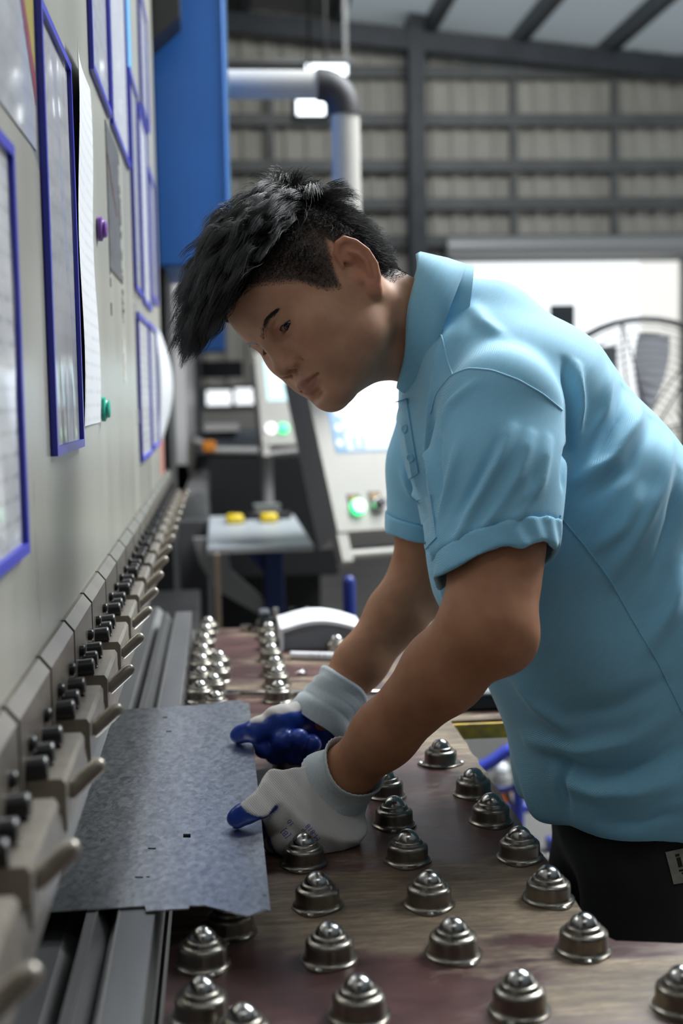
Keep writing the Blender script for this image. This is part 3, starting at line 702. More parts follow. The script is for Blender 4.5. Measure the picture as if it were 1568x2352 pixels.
# ---- skin mesh: head, neck, arms and trunk in one body
M['skin'] = None
def skin():
    m = bpy.data.materials.new('skin'); m.use_nodes = True; nt = m.node_tree; b = nt.nodes['Principled BSDF']; N = nt.nodes.new; L = nt.links.new
    a = N('ShaderNodeVertexColor'); a.layer_name = 'tone'
    tc = N('ShaderNodeTexCoord'); n = N('ShaderNodeTexNoise'); n.inputs['Scale'].default_value = 45; n.inputs['Detail'].default_value = 5; L(tc.outputs['Object'], n.inputs['Vector'])
    r = N('ShaderNodeValToRGB'); r.color_ramp.elements[0].position = .3; r.color_ramp.elements[1].position = .72
    r.color_ramp.elements[0].color = (.86, .80, .78, 1); r.color_ramp.elements[1].color = (1.05, 1.05, 1.05, 1); L(n.outputs['Fac'], r.inputs[0])
    mx = N('ShaderNodeMixRGB'); mx.blend_type = 'MULTIPLY'; mx.inputs[0].default_value = 1; L(a.outputs[0], mx.inputs[1]); L(r.outputs[0], mx.inputs[2])
    L(mx.outputs[0], b.inputs['Base Color'])
    b.inputs['Roughness'].default_value = .55; b.inputs['Specular IOR Level'].default_value = .25
    b.inputs['Subsurface Weight'].default_value = .14; b.inputs['Subsurface Radius'].default_value = (1, .35, .2); b.inputs['Subsurface Scale'].default_value = .006
    n2 = N('ShaderNodeTexNoise'); n2.inputs['Scale'].default_value = 900; L(tc.outputs['Object'], n2.inputs['Vector'])
    bp = N('ShaderNodeBump'); bp.inputs['Strength'].default_value = .12; bp.inputs['Distance'].default_value = .0006; L(n2.outputs['Fac'], bp.inputs['Height']); L(bp.outputs[0], b.inputs['Normal'])
    return m
M['skin'] = skin()
wk = thing('person', (0.50, 1.5, 0), 'young man in light blue polo shirt and work gloves bending over the steel sheet', 'person')
def sst(x, a, b): t = np.clip((x - a) / (b - a), 0, 1); return t * t * (3 - 2 * t)
base = np.array((.52, .285, .178)); arm_c = np.array((.44, .215, .12))
hc = np.tile(base, (len(hV), 1)); A = np.abs(hV[:, 1]); Fh, Uh = hV[:, 0], hV[:, 2]
def tint(mask, col): global hc; hc = hc * (1 - mask[:, None]) + np.array(col) * mask[:, None]
lipl = np.abs(Uh + 48.6 + .02 * A) ; tint(.7 * sst(Fh, 88, 93) * (1 - sst(lipl - (8.5 - .012 * A * A), -2, 1.5)) * (1 - sst(A, 21, 26)), (.33, .12, .095))
tint(.35 * sst(A, 70, 82) * (Uh < 45) * (Fh < 8), (.60, .20, .12))            # ears
tint(.3 * (1 - sst(np.abs(A - 42), 6, 26)) * (1 - sst(np.abs(Uh + 12), 8, 30)) * (Fh > 30), (.47, .19, .11))   # cheeks
def hairline(Fv, Av):                                                         # up-coordinate above which hair grows
    s = np.interp(Fv, [-70, -45, -32, -10, 6, 22, 36, 52, 66, 84, 110], [-40, -36, -14, 44, 26, -4, 4, 30, 44, 64, 80])
    return s
scal = sst(Uh - hairline(Fh, A), -1, 12) * (1 - ((A > 79) & (Uh < 42) & (Fh < 5)))
tint(.9 * scal, (.035, .028, .026))
bc = np.tile(arm_c, (len(bV), 1))
V = np.concatenate([hVw, bV]); F = np.concatenate([hF, bF + len(hVw)])
me = np_mesh('body', V, F); color_attr(me, 'tone', np.concatenate([hc, bc]))
body = put('body', me, wk, M['skin'])
# moles, eyes, brows, lashes
M['eye'] = mat('eye_white', (.34, .30, .27), .12); M['iris'] = mat('iris_dark', (.012, .008, .006), .08)
M['hairm'] = None
for s in (1, -1):
    c = h2w((EYE[0], s * EYE[1], EYE[2])); e = obj('eye', MB().ball(c, .0128, 24, 16), M['eye'], wk, smooth=True)
    g = h2w((EYE[0] + 9, s * EYE[1] + 2.5, EYE[2] - 5.0)); dr = Vector(g - c).normalized()
    i = MB().lathe([(.0001, .0132), (.003, .0130), (.0056, .0119), (.0068, .0108)][::-1], c, dr, 20); obj('iris', i, M['iris'], e, smooth=True)
    A3 = [(82.3, 16.5, 13), (86.3, 22, 15.6), (87.2, 29, 16.6), (84.6, 37, 15.6), (77.5, 43.5, 14.2)]
    obj('eyelash', MB().tube([h2w((p[0], s * p[1], p[2])) for p in A3], [.0005, .0009, .0010, .0010, .0006], 6), M['iris'], wk, smooth=True)
print('head/body', round(_t.time() - _t0, 1))

# ================================================================== hair
def hair_mat():
    m = bpy.data.materials.new('black_hair'); m.use_nodes = True; nt = m.node_tree
    for n in list(nt.nodes):
        if n.type == 'BSDF_PRINCIPLED': nt.nodes.remove(n)
    h = nt.nodes.new('ShaderNodeBsdfHairPrincipled'); h.parametrization = 'MELANIN'
    h.inputs['Melanin'].default_value = 1.0; h.inputs['Melanin Redness'].default_value = 0.0
    h.inputs['Roughness'].default_value = .28; h.inputs['Radial Roughness'].default_value = .4
    try: h.inputs['Random Roughness'].default_value = .3
    except Exception: pass
    nt.links.new(h.outputs[0], nt.nodes['Material Output'].inputs[0]); return m
M['hairm'] = hair_mat()
rg = np.random.default_rng(11)
def strands_obj(name, P, R):        # P (n, k, 3) world, R (k,) radius
    n, k, _ = P.shape
    hc_ = bpy.data.hair_curves.new(name); hc_.add_curves([k] * n)
    hc_.attributes['position'].data.foreach_set('vector', np.asarray(P, f4).ravel())
    ra = hc_.attributes.get('radius') or hc_.attributes.new('radius', 'FLOAT', 'POINT')
    ra.data.foreach_set('value', np.tile(np.asarray(R, f4), n))
    o = put(name, None if False else hc_, wk, M['hairm']); return o
hN = vnormals(hV, hF)
def skull(P):
    P = P.astype(f4); d = s_ell(P, (0, 0, 44), (96, 75, 88)); return smin(d, s_ell(P, (52, 0, 48), (44, 58, 52)), 26)
def skull_n(P):
    e = .5; g = np.stack([skull(P + np.eye(3)[i] * e) - skull(P - np.eye(3)[i] * e) for i in range(3)], 1)
    return g / np.maximum(np.linalg.norm(g, axis=1, keepdims=True), 1e-6)
gdir = -HR[2]                                      # gravity in head axes
def grow(roots, nrm, length, lift, kk=11, noise=.25, grav=1.0, seed=0, fwd=1.0, side=0.35, thick=6.0):
    r = np.random.default_rng(seed); n = len(roots); p = roots.copy(); out = [p.copy()]
    flow = np.stack([np.full(n, fwd), side * np.sign(roots[:, 1]) * np.clip(np.abs(roots[:, 1]) / 60, 0, 1), np.zeros(n)], 1)
    wh = roots - np.array((-48, 4, 112)); wd = np.linalg.norm(wh[:, :2], axis=1)
    back = sst(-roots[:, 0], 30, 62)[:, None]
    flow = flow * (1 - back) + np.stack([wh[:, 0] * .02 - .2, wh[:, 1] * .012, -np.full(n, .8)], 1) * back
    d = nrm * lift[:, None] + flow * .9 + r.normal(0, noise, (n, 3)); d /= np.linalg.norm(d, axis=1, keepdims=True)
    wv = r.normal(0, 1, (n, 3)); ph = r.uniform(0, 6.28, n)
    for i in range(kk - 1):
        t = i / (kk - 1); ds = (length / (kk - 1))[:, None]
        d = d + (gdir * (.14 + .34 * t) * grav + flow * .10 + wv * (.17 * np.sin(ph + t * 7))[:, None]) * np.clip(ds / 7.0, .2, 1.4)
        d /= np.linalg.norm(d, axis=1, keepdims=True); p = p + d * ds
        sd = skull(p); lowv = thick * min(1.0, t * 3); k = sd < lowv
        if k.any(): p[k] = p[k] + skull_n(p[k]) * (lowv - sd[k])[:, None]
        out.append(p.copy())
    return np.stack(out, 1)
ok = (Uh - hairline(Fh, A) > 1.5) & ~((A > 76) & (Fh < 6) & (Uh < 46)) & (Uh > -45)
ids = np.where(ok)[0]
def is_top(i): return sst(hV[i, 2] + .10 * hV[i, 0] - .16 * np.abs(hV[i, 1]), 66, 92)
# short sides and back
pick = rg.choice(ids, 26000); w_ = is_top(pick); pick = pick[rg.random(len(pick)) > w_ * .7]
ru = hV[pick, 2] - hairline(hV[pick, 0], 0); bk = sst(-hV[pick, 0], 10, 55)
ln = (2.0 + 10 * sst(ru, 8, 60) + 10 * bk * sst(ru, 6, 40)) * rg.uniform(.7, 1.25, len(pick)) + 10 * is_top(pick)
S1 = grow(hV[pick], hN[pick], ln, np.full(len(pick), .55), 6, .28, .5, 1, .5, 0, .8)
strands_obj('short_hair', h2w(S1.reshape(-1, 3)).reshape(S1.shape), np.linspace(.00020, .00009, 6))
# long top, combed forward in clumps
tp = ids[is_top(ids) > .35]
gd = rg.choice(tp, 600)
gl = (68 + 9 * sst(hV[gd, 0], 0, 70) - 22 * sst(-hV[gd, 0], 25, 70) - 18 * sst(np.abs(hV[gd, 1]), 35, 70)) * rg.uniform(.68, 1.22, len(gd))
G = grow(hV[gd], hN[gd], gl, rg.uniform(1.5, 2.8, len(gd)), 11, .34, .42, 2, 1.15, .10, 15.0)
pick = rg.choice(tp, 20000)
near = np.argmin(((hV[pick][:, None, :] - hV[gd][None]) ** 2).sum(-1) + rg.random((len(pick), len(gd))) * 60, 1)
own = grow(hV[pick], hN[pick], gl[near] * rg.uniform(.75, 1.12, len(pick)), rg.uniform(1.3, 2.5, len(pick)), 11, .26, .42, 3, 1.15, .10, 9.0)
tt = np.linspace(0, 1, 11)[None, :, None]
rel = (hV[pick] - hV[gd][near])[:, None, :]
tgt = G[near] + rel * (1 - .72 * tt) + rg.normal(0, 1.0, (len(pick), 1, 3)) * tt * 2.2
cl = np.clip(tt * 1.7, 0, 1) * rg.uniform(.62, .97, (len(pick), 1, 1))
S2 = own * (1 - cl) + tgt * cl
S2[:, 0] = hV[pick]
strands_obj('top_hair', h2w(S2.reshape(-1, 3)).reshape(S2.shape), np.r_[np.linspace(.00021, .00018, 7), np.linspace(.00016, .00005, 4)])
# stray flyaway hairs
pick = rg.choice(tp, 70); S3 = grow(hV[pick], hN[pick], rg.uniform(70, 120, 70), rg.uniform(1.0, 1.8, 70), 11, .5, .6, 5, .8, .3, 8)
strands_obj('stray_hair', h2w(S3.reshape(-1, 3)).reshape(S3.shape), np.linspace(.00009, .00004, 11))
# eyebrows
hT_ = BVHTree.FromPolygons([tuple(v) for v in hV], hF.tolist())
br = []
for s in (1, -1):
    for q in range(700):
        t = rg.random(); L_ = 7 + 38 * t; U_ = np.interp(t, [0, .3, .65, 1], [24.0, 29.0, 33.0, 32.0]) + rg.normal(0, 1.7 * (1 - .5 * t)); 
        l, n_, i_, d_ = hT_.ray_cast(Vector((140, s * L_, U_)), Vector((-1, 0, 0)))
        if l is None: continue
        dr = np.array((-.35 - .2 * t, s * (.55 + .5 * t), .55 - .75 * t)); dr /= np.linalg.norm(dr); b0 = np.array(l)
        ln_ = rg.uniform(4, 7); n0 = np.array(n_)
        br.append([b0 + dr * ln_ * k_ / 4 + n0 * (.8 * math.sin(k_ / 4 * 2.6) - .1 * k_) for k_ in range(5)])
br = np.array(br); strands_obj('eyebrow', h2w(br.reshape(-1, 3)).reshape(br.shape), np.linspace(.00010, .00004, 5))
print('hair', round(_t.time() - _t0, 1))

# ================================================================== clothes
def cloth_mat(name, col, scale=1400, strength=.35, rough=.75, sheen=.25, vs=14, var=.05):
    m = mat(name, col, rough, sheen=sheen, var=var, vscale=vs)
    nt = m.node_tree; N = nt.nodes.new; L = nt.links.new; b = nt.nodes['Principled BSDF']
    tc = N('ShaderNodeTexCoord'); mp = N('ShaderNodeMapping'); mp.inputs['Rotation'].default_value = (0, .85, 0); L(tc.outputs['Object'], mp.inputs[0])
    w1 = N('ShaderNodeTexWave'); w1.inputs['Scale'].default_value = scale / 6.28; w1.inputs['Distortion'].default_value = .6; w1.bands_direction = 'Z'; L(mp.outputs[0], w1.inputs['Vector'])
    n = N('ShaderNodeTexNoise'); n.inputs['Scale'].default_value = scale * .7; L(tc.outputs['Object'], n.inputs['Vector'])
    ad = N('ShaderNodeMath'); L(w1.outputs['Fac'], ad.inputs[0]); L(n.outputs['Fac'], ad.inputs[1])
    bp = N('ShaderNodeBump'); bp.inputs['Strength'].default_value = strength; bp.inputs['Distance'].default_value = .0006; L(ad.outputs[0], bp.inputs['Height']); L(bp.outputs[0], b.inputs['Normal'])
    return m
M['shirt'] = cloth_mat('blue_pique_cotton', (.25, .58, .79))
M['trouser'] = cloth_mat('black_work_cloth', (.012, .012, .014), 1800, .2, .8, .1)
M['seam'] = mat('seam_thread', (.33, .62, .80), .7)
def trunk(P, g=0.0):
    Q = P.copy(); Q[:, 1] = (Q[:, 1] - TY) / 1.28
    q = lambda px, py, Y=TY: (lambda p: np.array((p[0], (p[1] - TY) / 1.28, p[2])))(aty(px, py, Y))
    A_, B_, B2, C_, D_, E_, F_, G_ = q(1085, 800), q(1200, 930), q(1085, 1030), q(1325, 1165), q(1185, 1290), q(1400, 1470), q(1452, 1730), q(1490, 1900)
    d = s_chain(Q, [A_, B_, C_, E_, F_, G_], [.066, .104, .134, .146, .139, .136], .03)
    d = smin(d, s_chain(Q, [A_, B2, D_, E_], [.05, .076, .098, .12], .03), .05)
    return d
cc = aty(957, 748, 1.527); axc = Vector(_ray(860, 735) / _ray(860, 735)[1] - _ray(975, 752) / _ray(975, 752)[1]).normalized()
axc = Vector((axc.x, .14, axc.z)).normalized()
upv = Vector((0, 0, 1)); upv = (upv - axc * upv.dot(axc)).normalized(); sdv = axc.cross(upv)      # up = nape side
if sdv.y > 0: sdv = -sdv                                                                            # side towards the camera
SL_N = lerp(N_SH, N_EL, .62); SL_F = lerp(F_SH, F_EL, .60)
ax_n = (N_EL - N_SH) / np.linalg.norm(N_EL - N_SH); ax_f = (F_EL - F_SH) / np.linalg.norm(F_EL - F_SH)
HEMZ = .879
hm_n = ax_n + np.array((.34, 0, 0)); hm_n /= np.linalg.norm(hm_n)
def sleeve_n(P):
    sl = s_chain(P, [N_SH + np.array((.004, 0, .010)), lerp(N_SH, N_EL, .3), lerp(N_SH, N_EL, .8)], [.066, .066, .054], .02)
    return smin(sl, s_rc(P, lerp(N_SH, N_EL, .2) + (.014, 0, 0), lerp(N_SH, N_EL, .85) + (.020, 0, 0), .052, .042), .03)
def sleeve_f(P): return s_chain(P, [F_SH + np.array((.004, 0, .010)), lerp(F_SH, F_EL, .3), lerp(F_SH, F_EL, .8)], [.062, .062, .055], .02)
def shirt_sdf(P):
    d = trunk(P)
    _c, _a, _u = np.array(cc), np.array(axc), np.array(upv); d = smin(d, s_rc(P, _c - _a * .038 + _u * .016, _c - _a * .085 + _u * .012, .040, .05), .03)
    sh = s_rc(P, aty(1120, 900, 1.44), aty(1060, 900, 1.64), .072, .068); d = smin(d, sh, .06)
    sl = smax(sleeve_n(P), (P - SL_N.astype(f4)) @ hm_n.astype(f4), .004); d = smin(d, sl, .022)
    sf = smax(sleeve_f(P), (P - SL_F.astype(f4)) @ ax_f.astype(f4), .004); d = smin(d, sf, .022)
    d = smax(d, HEMZ + .03 * (P[:, 0] - .45) - P[:, 2], .006)
    nk0 = s_rc(P, np.array(cc) + np.array(axc) * .062, np.array(cc) + np.array(axc) * .15, .083, .085); d = smax(d, -nk0, .006)
    d = smax(d, -(trouser_sdf(P) - .004), .003)
    nk = s_rc(P, lerp(neck_a, neck_b, .5), neck_c, .061, .064); d = smax(d, -nk, .004)
    return d
def trouser_sdf(P):
    Q = P.copy(); Q[:, 1] = (Q[:, 1] - 1.515) / 1.3
    d = s_rc(Q, (.500, 0, .99), (.505, 0, .86), .100, .108)
    d = smin(d, s_chain(P, [HIPN, KNN, ANN + np.array((0, 0, -.03))], [.084, .075, .062], .02), .03)
    d = smin(d, s_chain(P, [HIPF, KNF, ANF + np.array((0, 0, -.03))], [.084, .075, .062], .02), .03)
    d = np.maximum(d, .055 - P[:, 2]); return np.maximum(d, P[:, 2] - 1.0)
sV, sF = sdf_mesh(shirt_sdf, (.14, 1.20, .84), (.86, 1.86, 1.60), .0034)
sV = relax(sV, sF, 2)
sB = bvh_of(sV, sF); sN = vnormals(sV, sF)
# folds: pixel strokes dropped on the cloth, raised or pressed in
FOLDS = [  # points, half width (m), height (m)
    ([(1178, 985), (1130, 1085), (1075, 1190), (1035, 1275)], .0075, .0046), ([(1220, 1000), (1185, 1090), (1120, 1190), (1060, 1262)], .0085, .0042),
    ([(1262, 1015), (1240, 1105), (1180, 1190), (1105, 1252)], .009, .0038), ([(1055, 1010), (1035, 1090), (1012, 1180)], .008, .0034),
    ([(1150, 1010), (1100, 1100), (1050, 1180)], .006, -.0030), ([(1200, 1040), (1150, 1140), (1085, 1225)], .006, -.0030),
    ([(1248, 1060), (1210, 1150), (1140, 1222)], .006, -.0025), ([(1090, 880), (1035, 930), (1003, 1010)], .008, .0030),
    ([(1298, 830), (1310, 920), (1304, 1020), (1296, 1110)], .008, -.0060), ([(1325, 840), (1330, 930), (1318, 1030)], .008, .0050),
    ([(1480, 850), (1465, 960), (1405, 1060), (1310, 1110)], .010, .0060), ([(1505, 880), (1495, 985), (1440, 1080), (1345, 1150)], .010, -.0040),
    ([(1440, 860), (1420, 960), (1365, 1050)], .009, -.0040), ([(1400, 850), (1385, 950), (1340, 1030)], .009, .0035),
    ([(1540, 1010), (1520, 1120), (1455, 1240), (1400, 1330)], .012, .0055), ([(1560, 1090), (1545, 1200), (1490, 1330)], .011, -.0045),
    ([(1470, 1130), (1430, 1210), (1370, 1260)], .010, .0040), ([(1565, 1300), (1540, 1400), (1480, 1500)], .012, .0050),
    ([(1015, 960), (1000, 1050), (1010, 1150)], .006, -.0030), ([(1540, 1640), (1450, 1700), (1330, 1725), (1210, 1700)], .014, .0050),
    ([(1560, 1720), (1470, 1765), (1360, 1775), (1260, 1745)], .013, -.0050), ([(1560, 1790), (1470, 1820), (1370, 1825), (1280, 1795)], .013, .0050),
    ([(1300, 1740), (1290, 1800), (1300, 1870)], .010, -.0040), ([(1540, 1560), (1420, 1620), (1300, 1640)], .014, -.0035),
    ([(1180, 1560), (1230, 1620), (1310, 1680)], .014, .0035), ([(1560, 1865), (1470, 1890), (1380, 1890)], .010, -.0028),
    ([(1085, 700), (1110, 740), (1150, 770)], .012, .0030), ([(1000, 870), (985, 960), (985, 1050), (990, 1140)], .007, .0035),
    ([(1030, 760), (1012, 810), (998, 870)], .008, .0035), ([(930, 950), (945, 1040), (960, 1120)], .009, .0030),
    ([(990, 1200), (1005, 1290), (1020, 1380)], .009, .0030), ([(925, 1080), (945, 1130), (975, 1160)], .007, .0030)]
disp = np.zeros(len(sV)); FK = 2.0
for pts, wdt, hgt in FOLDS:
    st = stroke_pts(sB, pts, 22)
    if len(st) < 3: continue
    sp = np.array([p for p, _ in st])
    k = np.where(np.all((sV > sp.min(0) - 3.5 * wdt) & (sV < sp.max(0) + 3.5 * wdt), axis=1))[0]
    if not len(k): continue
    d2 = np.full(len(k), 1e9); tt = np.zeros(len(k))
    for i in range(len(sp) - 1):
        a, ab = sp[i], sp[i + 1] - sp[i]
        t = np.clip(((sV[k] - a) @ ab) / max(ab @ ab, 1e-12), 0, 1)
        dd = ((sV[k] - a - t[:, None] * ab) ** 2).sum(1); m_ = dd < d2
        d2[m_] = dd[m_]; tt[m_] = (i + t[m_]) / (len(sp) - 1)
    disp[k] += FK * hgt * np.exp(-d2 / (2 * (wdt * .55) ** 2)) * np.sin(np.pi * np.clip(tt * .92 + .04, 0, 1)) ** .6
# slow waves of loose cloth, hem flutter
disp += .0012 * np.sin(sV[:, 0] * 47 + sV[:, 2] * 31 + 2 * np.sin(sV[:, 1] * 23)) + .0008 * np.sin(sV[:, 1] * 71 - sV[:, 2] * 53)
hem_t = np.clip(1 - (sV[:, 2] - HEMZ) / .05, 0, 1); disp += .004 * hem_t * np.sin(sV[:, 0] * 60 + sV[:, 1] * 75)
sV = sV + sN * disp[:, None]
sV = relax(sV, sF, 1, .35)
shirt = put('shirt', np_mesh('shirt', sV, sF), wk, M['shirt'])
sB = bvh_of(sV, sF)
# armhole seam, shoulder seam, side seam, rib cuffs
def seam(name, pts, r=.0011, n=40, lift=.0004, material='seam'):
    st = stroke_pts(sB, pts, n)
    if len(st) > 4: obj(name, MB().tube([p + n_ * lift for p, n_ in st], r, 6), M[material], shirt, smooth=True)
seam('armhole_seam', [(988, 950), (1000, 905), (1035, 862), (1075, 846), (1130, 851), (1190, 873), (1245, 905), (1290, 942)])
seam('shoulder_seam', [(1012, 765), (1020, 800), (1030, 835), (1040, 862)])
seam('side_seam', [(1285, 1185), (1340, 1250), (1400, 1330), (1450, 1420), (1510, 1520), (1568, 1640)], material='shirt')
def cuff(center, ax, r0, r1, length, name, wob, axo=None):
    ax = Vector(ax); u = ax.orthogonal().normalized(); v = ax.cross(u); vs = []; fs = []; n = 96; prof = [(0, .002), (.0, .0034), (.25, .0036), (1.0, .0034), (1.0, -.001), (.3, -.0005)]
    for i in range(n):
        a = 2 * math.pi * i / n; rr = .0005 * math.cos(a * 48)
        for j, (t, off) in enumerate(prof):
            r = r0 + (r1 - r0) * t + off + rr
            z = t * length + (t ** 2) * wob * (math.sin(3 * a + 1) + .6 * math.sin(7 * a))
            vs.append(Vector(center) + ax * z + (u * math.cos(a) + v * math.sin(a)) * r)
    m_ = len(prof)
    for i in range(n):
        for j in range(m_): fs.append((i*m_+j, ((i+1)%n)*m_+j, ((i+1)%n)*m_+(j+1)%m_, i*m_+(j+1)%m_))
    obj(name, MB().add(vs, fs), M['shirt'], shirt, smooth=True)
def sleeve_cuff(c, n_, arm_pts, grow, shape):
    c = np.asarray(c); n_ = n_.astype(f4)
    def fn(P):
        t = (P - c.astype(f4)) @ n_
        d = shape(P) - grow
        d = smax(d, t - .0245, .003); d = smax(d, -.002 - t, .002)
        return smax(d, -(shape(P) + .0035), .002)
    lo = c - .12; hi = c + .12; V, F = sdf_mesh(fn, lo, hi, .0022); V = relax(V, F, 1); N_ = vnormals(V, F)
    t = (V - c) @ n_; V = V + N_ * (.0008 * np.sin(V @ np.array((210., 170., 60.))))[:, None] + n_[None] * (sst(t, .008, .024) * .0028 * np.sin(V @ np.array((95., 120., 20.))))[:, None]
    put('sleeve_cuff', np_mesh('sleeve_cuff', V, F), shirt, M['shirt'])
sleeve_cuff(SL_N, hm_n, None, .0022, sleeve_n); sleeve_cuff(SL_F, ax_f, None, .002, sleeve_f)
# pocket and placket
obj('pocket', patch_on(sB, [(958, 1150), (990, 1135), (1004, 1235), (978, 1262)], 6, 10, .0003, .0014), M['shirt'], shirt, smooth='auto')
obj('placket', patch_on(sB, [(905, 925), (935, 915), (962, 1085), (938, 1100)], 5, 14, .0003, .0016), M['shirt'], shirt, smooth='auto')
for q in ((933, 985), (945, 1050)):
    l, n_ = hit(sB, *q)
    if l is not None: obj('button', MB().lathe([(.0052, 0), (.0052, .0022), (.0042, .003), (.0012, .0024)], l + n_ * .001, n_, 14), M['shirt'], shirt)

# collar: a folded band standing round the neck
def collar_pt(phi, rad, along): # phi 0 = nape, +-180 = throat
    rv = .079 * rad; rs = .078 * rad
    return Vector(cc) + upv * (rv * math.cos(phi)) + sdv * (rs * math.sin(phi)) + axc * along
vs = []; fs = []; n = 72; rows = None
for i in range(n + 1):
    phi = math.radians(-158 + 316 * i / n); s = abs(phi) / math.pi
    front = max(0, (s - .62) / .26)                  # collar points fall forward and open
    b_ = max(0.0, math.cos(phi)); fall = .027 + .004 * s + .014 * front + .020 * b_
    wob = .0018 * math.sin(5 * phi + .7)
    row = [(.99, -.055), (.985, -.030), (.975, -.004), (.985, .008 + wob), (1.03, .0115 + wob), (1.075, .008), (1.15 - .11 * b_ + .05 * front, -fall * .5), (1.24 - .27 * b_ + .10 * front + .02 * math.sin(4 * phi), -fall),
           (1.215 - .27 * b_ + .10 * front + .02 * math.sin(4 * phi), -fall), (1.12 - .11 * b_ + .05 * front, -fall * .5), (1.05, .004)]
    for (rd, al) in row: vs.append(collar_pt(phi, rd, al))
    rows = len(row)
for i in range(n):
    for j in range(rows - 1): fs.append((i*rows+j, (i+1)*rows+j, (i+1)*rows+j+1, i*rows+j+1))
obj('collar', MB().add(vs, fs), M['shirt'], shirt, smooth=True)

# trousers with a sewn patch, shoes
tV, tF = sdf_mesh(trouser_sdf, (.28, 1.26, .04), (.80, 1.78, 1.02), .005)
tN = vnormals(tV, tF); tV = tV + tN * (.0022 * np.sin(tV[:, 2] * 60 + 3 * np.sin(tV[:, 0] * 30)) + .0015 * np.sin(tV[:, 0] * 90 + tV[:, 2] * 40))[:, None]
tr_ = put('trousers', np_mesh('trousers', tV, tF), wk, M['trouser']); tB = bvh_of(tV, tF)
M['patch'] = mat('patch_grey', (.30, .29, .25), .8, var=.15, vscale=120)
q = [(1527, 1957), (1640, 1932), (1655, 2012), (1546, 2030)]
obj('sewn_patch', patch_on(tB, q, 8, 6, .0005, .0018), M['patch'], tr_)
def inpatch(u, v): return tuple((np.array(q[0])*(1-u)+np.array(q[1])*u)*(1-v) + (np.array(q[3])*(1-u)+np.array(q[2])*u)*v)
for (u0, v0, u1, v1) in ((.17, .12, .25, .19), (.175, .23, .26, .52), (.36, .13, .44, .46), (.36, .46, .66, .53), (.58, .13, .66, .46), (.17, .60, .85, .65), (.21, .69, .85, .73), (.28, .77, .80, .82)):
    obj('patch_print', patch_on(tB, [inpatch(u0, v0), inpatch(u1, v0), inpatch(u1, v1), inpatch(u0, v1)], 3, 3, .0024, .0006), M['black'], tr_)
for A_ in (ANN, ANF):
    sh = MB(); pr = []
    for t, wd, ht in ((-.085, .026, .06), (-.07, .036, .085), (-.02, .040, .10), (.04, .045, .075), (.10, .048, .05), (.15, .044, .042), (.178, .028, .03)):
        ring_ = [(A_[0] + .01 - t, A_[1] + wd * math.sin(a), max(0, .004 + ht * (.5 - .5 * math.cos(a)))) for a in np.linspace(0, 2 * math.pi, 15)[:-1]]
        pr.append(ring_)
    vs = [p for r_ in pr for p in r_]; fs = [(i*14+j, i*14+(j+1)%14, (i+1)*14+(j+1)%14, (i+1)*14+j) for i in range(6) for j in range(14)] + [tuple(range(14)), tuple(range(84, 98))]
    obj('shoe', sh.add(vs, fs), M['black'], wk, smooth=True)

# ================================================================== gloves
M['glove'] = None
def glove_mat():
    m = bpy.data.materials.new('dipped_glove'); m.use_nodes = True; nt = m.node_tree; b = nt.nodes['Principled BSDF']; N = nt.nodes.new; L = nt.links.new
    a = N('ShaderNodeVertexColor'); a.layer_name = 'dip'
    mx = N('ShaderNodeMixRGB'); mx.inputs[1].default_value = (.50, .475, .45, 1); mx.inputs[2].default_value = (.012, .045, .30, 1); L(a.outputs[0], mx.inputs[0])
    L(mx.outputs[0], b.inputs['Base Color'])
    mr = N('ShaderNodeMapRange'); mr.inputs[3].default_value = .85; mr.inputs[4].default_value = .33; L(a.outputs[0], mr.inputs[0]); L(mr.outputs[0], b.inputs['Roughness'])
    tc = N('ShaderNodeTexCoord'); mp = N('ShaderNodeMapping'); mp.inputs['Rotation'].default_value = (0, .75, 0); L(tc.outputs['Object'], mp.inputs[0])
    w1 = N('ShaderNodeTexWave'); w1.inputs['Scale'].default_value = 210; w1.inputs['Distortion'].default_value = 1.0; w1.inputs['Detail'].default_value = 1; L(mp.outputs[0], w1.inputs['Vector'])
    inv = N('ShaderNodeMath'); inv.operation = 'SUBTRACT'; inv.inputs[0].default_value = 1; L(a.outputs[0], inv.inputs[1])
    ms = N('ShaderNodeMath'); ms.operation = 'MULTIPLY'; ms.inputs[1].default_value = .4; L(inv.outputs[0], ms.inputs[0])
    bp = N('ShaderNodeBump'); bp.inputs['Distance'].default_value = .0007; L(ms.outputs[0], bp.inputs['Strength']); L(w1.outputs['Fac'], bp.inputs['Height']); L(bp.outputs[0], b.inputs['Normal'])
    return m
M['glove'] = glove_mat()
M['cuff'] = mat('glove_cuff_knit', (.50, .55, .57), .85, var=.06, vscale=300)
M['ink'] = mat('violet_ink', (.10, .07, .30), .7)
gN = dict(
    palm=([N_WR, aty(735, 1835, 1.365), aty(700, 1880, 1.355)], [.031, .039, .037]),
    ulna=([N_WR, aty(775, 1880, 1.365), aty(745, 1925, 1.360)], [.030, .033, .027]),
    thumb=([aty(705, 1795, 1.368), aty(640, 1800, 1.352), atz(598, 1848, .9645), atz(546, 1878, .9520)], [.021, .0165, .0132, .0112]),
    index=([aty(668, 1825, 1.350), aty(637, 1880, 1.335), aty(634, 1925, 1.348), aty(668, 1930, 1.375)], [.020, .0165, .0145, .0130]),
    middle=([aty(690, 1870, 1.342), aty(655, 1925, 1.333), aty(668, 1950, 1.355), aty(700, 1940, 1.380)], [.020, .0160, .0140, .0130]),
    ring=([aty(720, 1900, 1.342), aty(695, 1945, 1.340), aty(710, 1955, 1.370)], [.020, .0160, .0140]),
    little=([aty(752, 1920, 1.348), aty(742, 1950, 1.352), aty(750, 1952, 1.380)], [.018, .0145, .0130]))
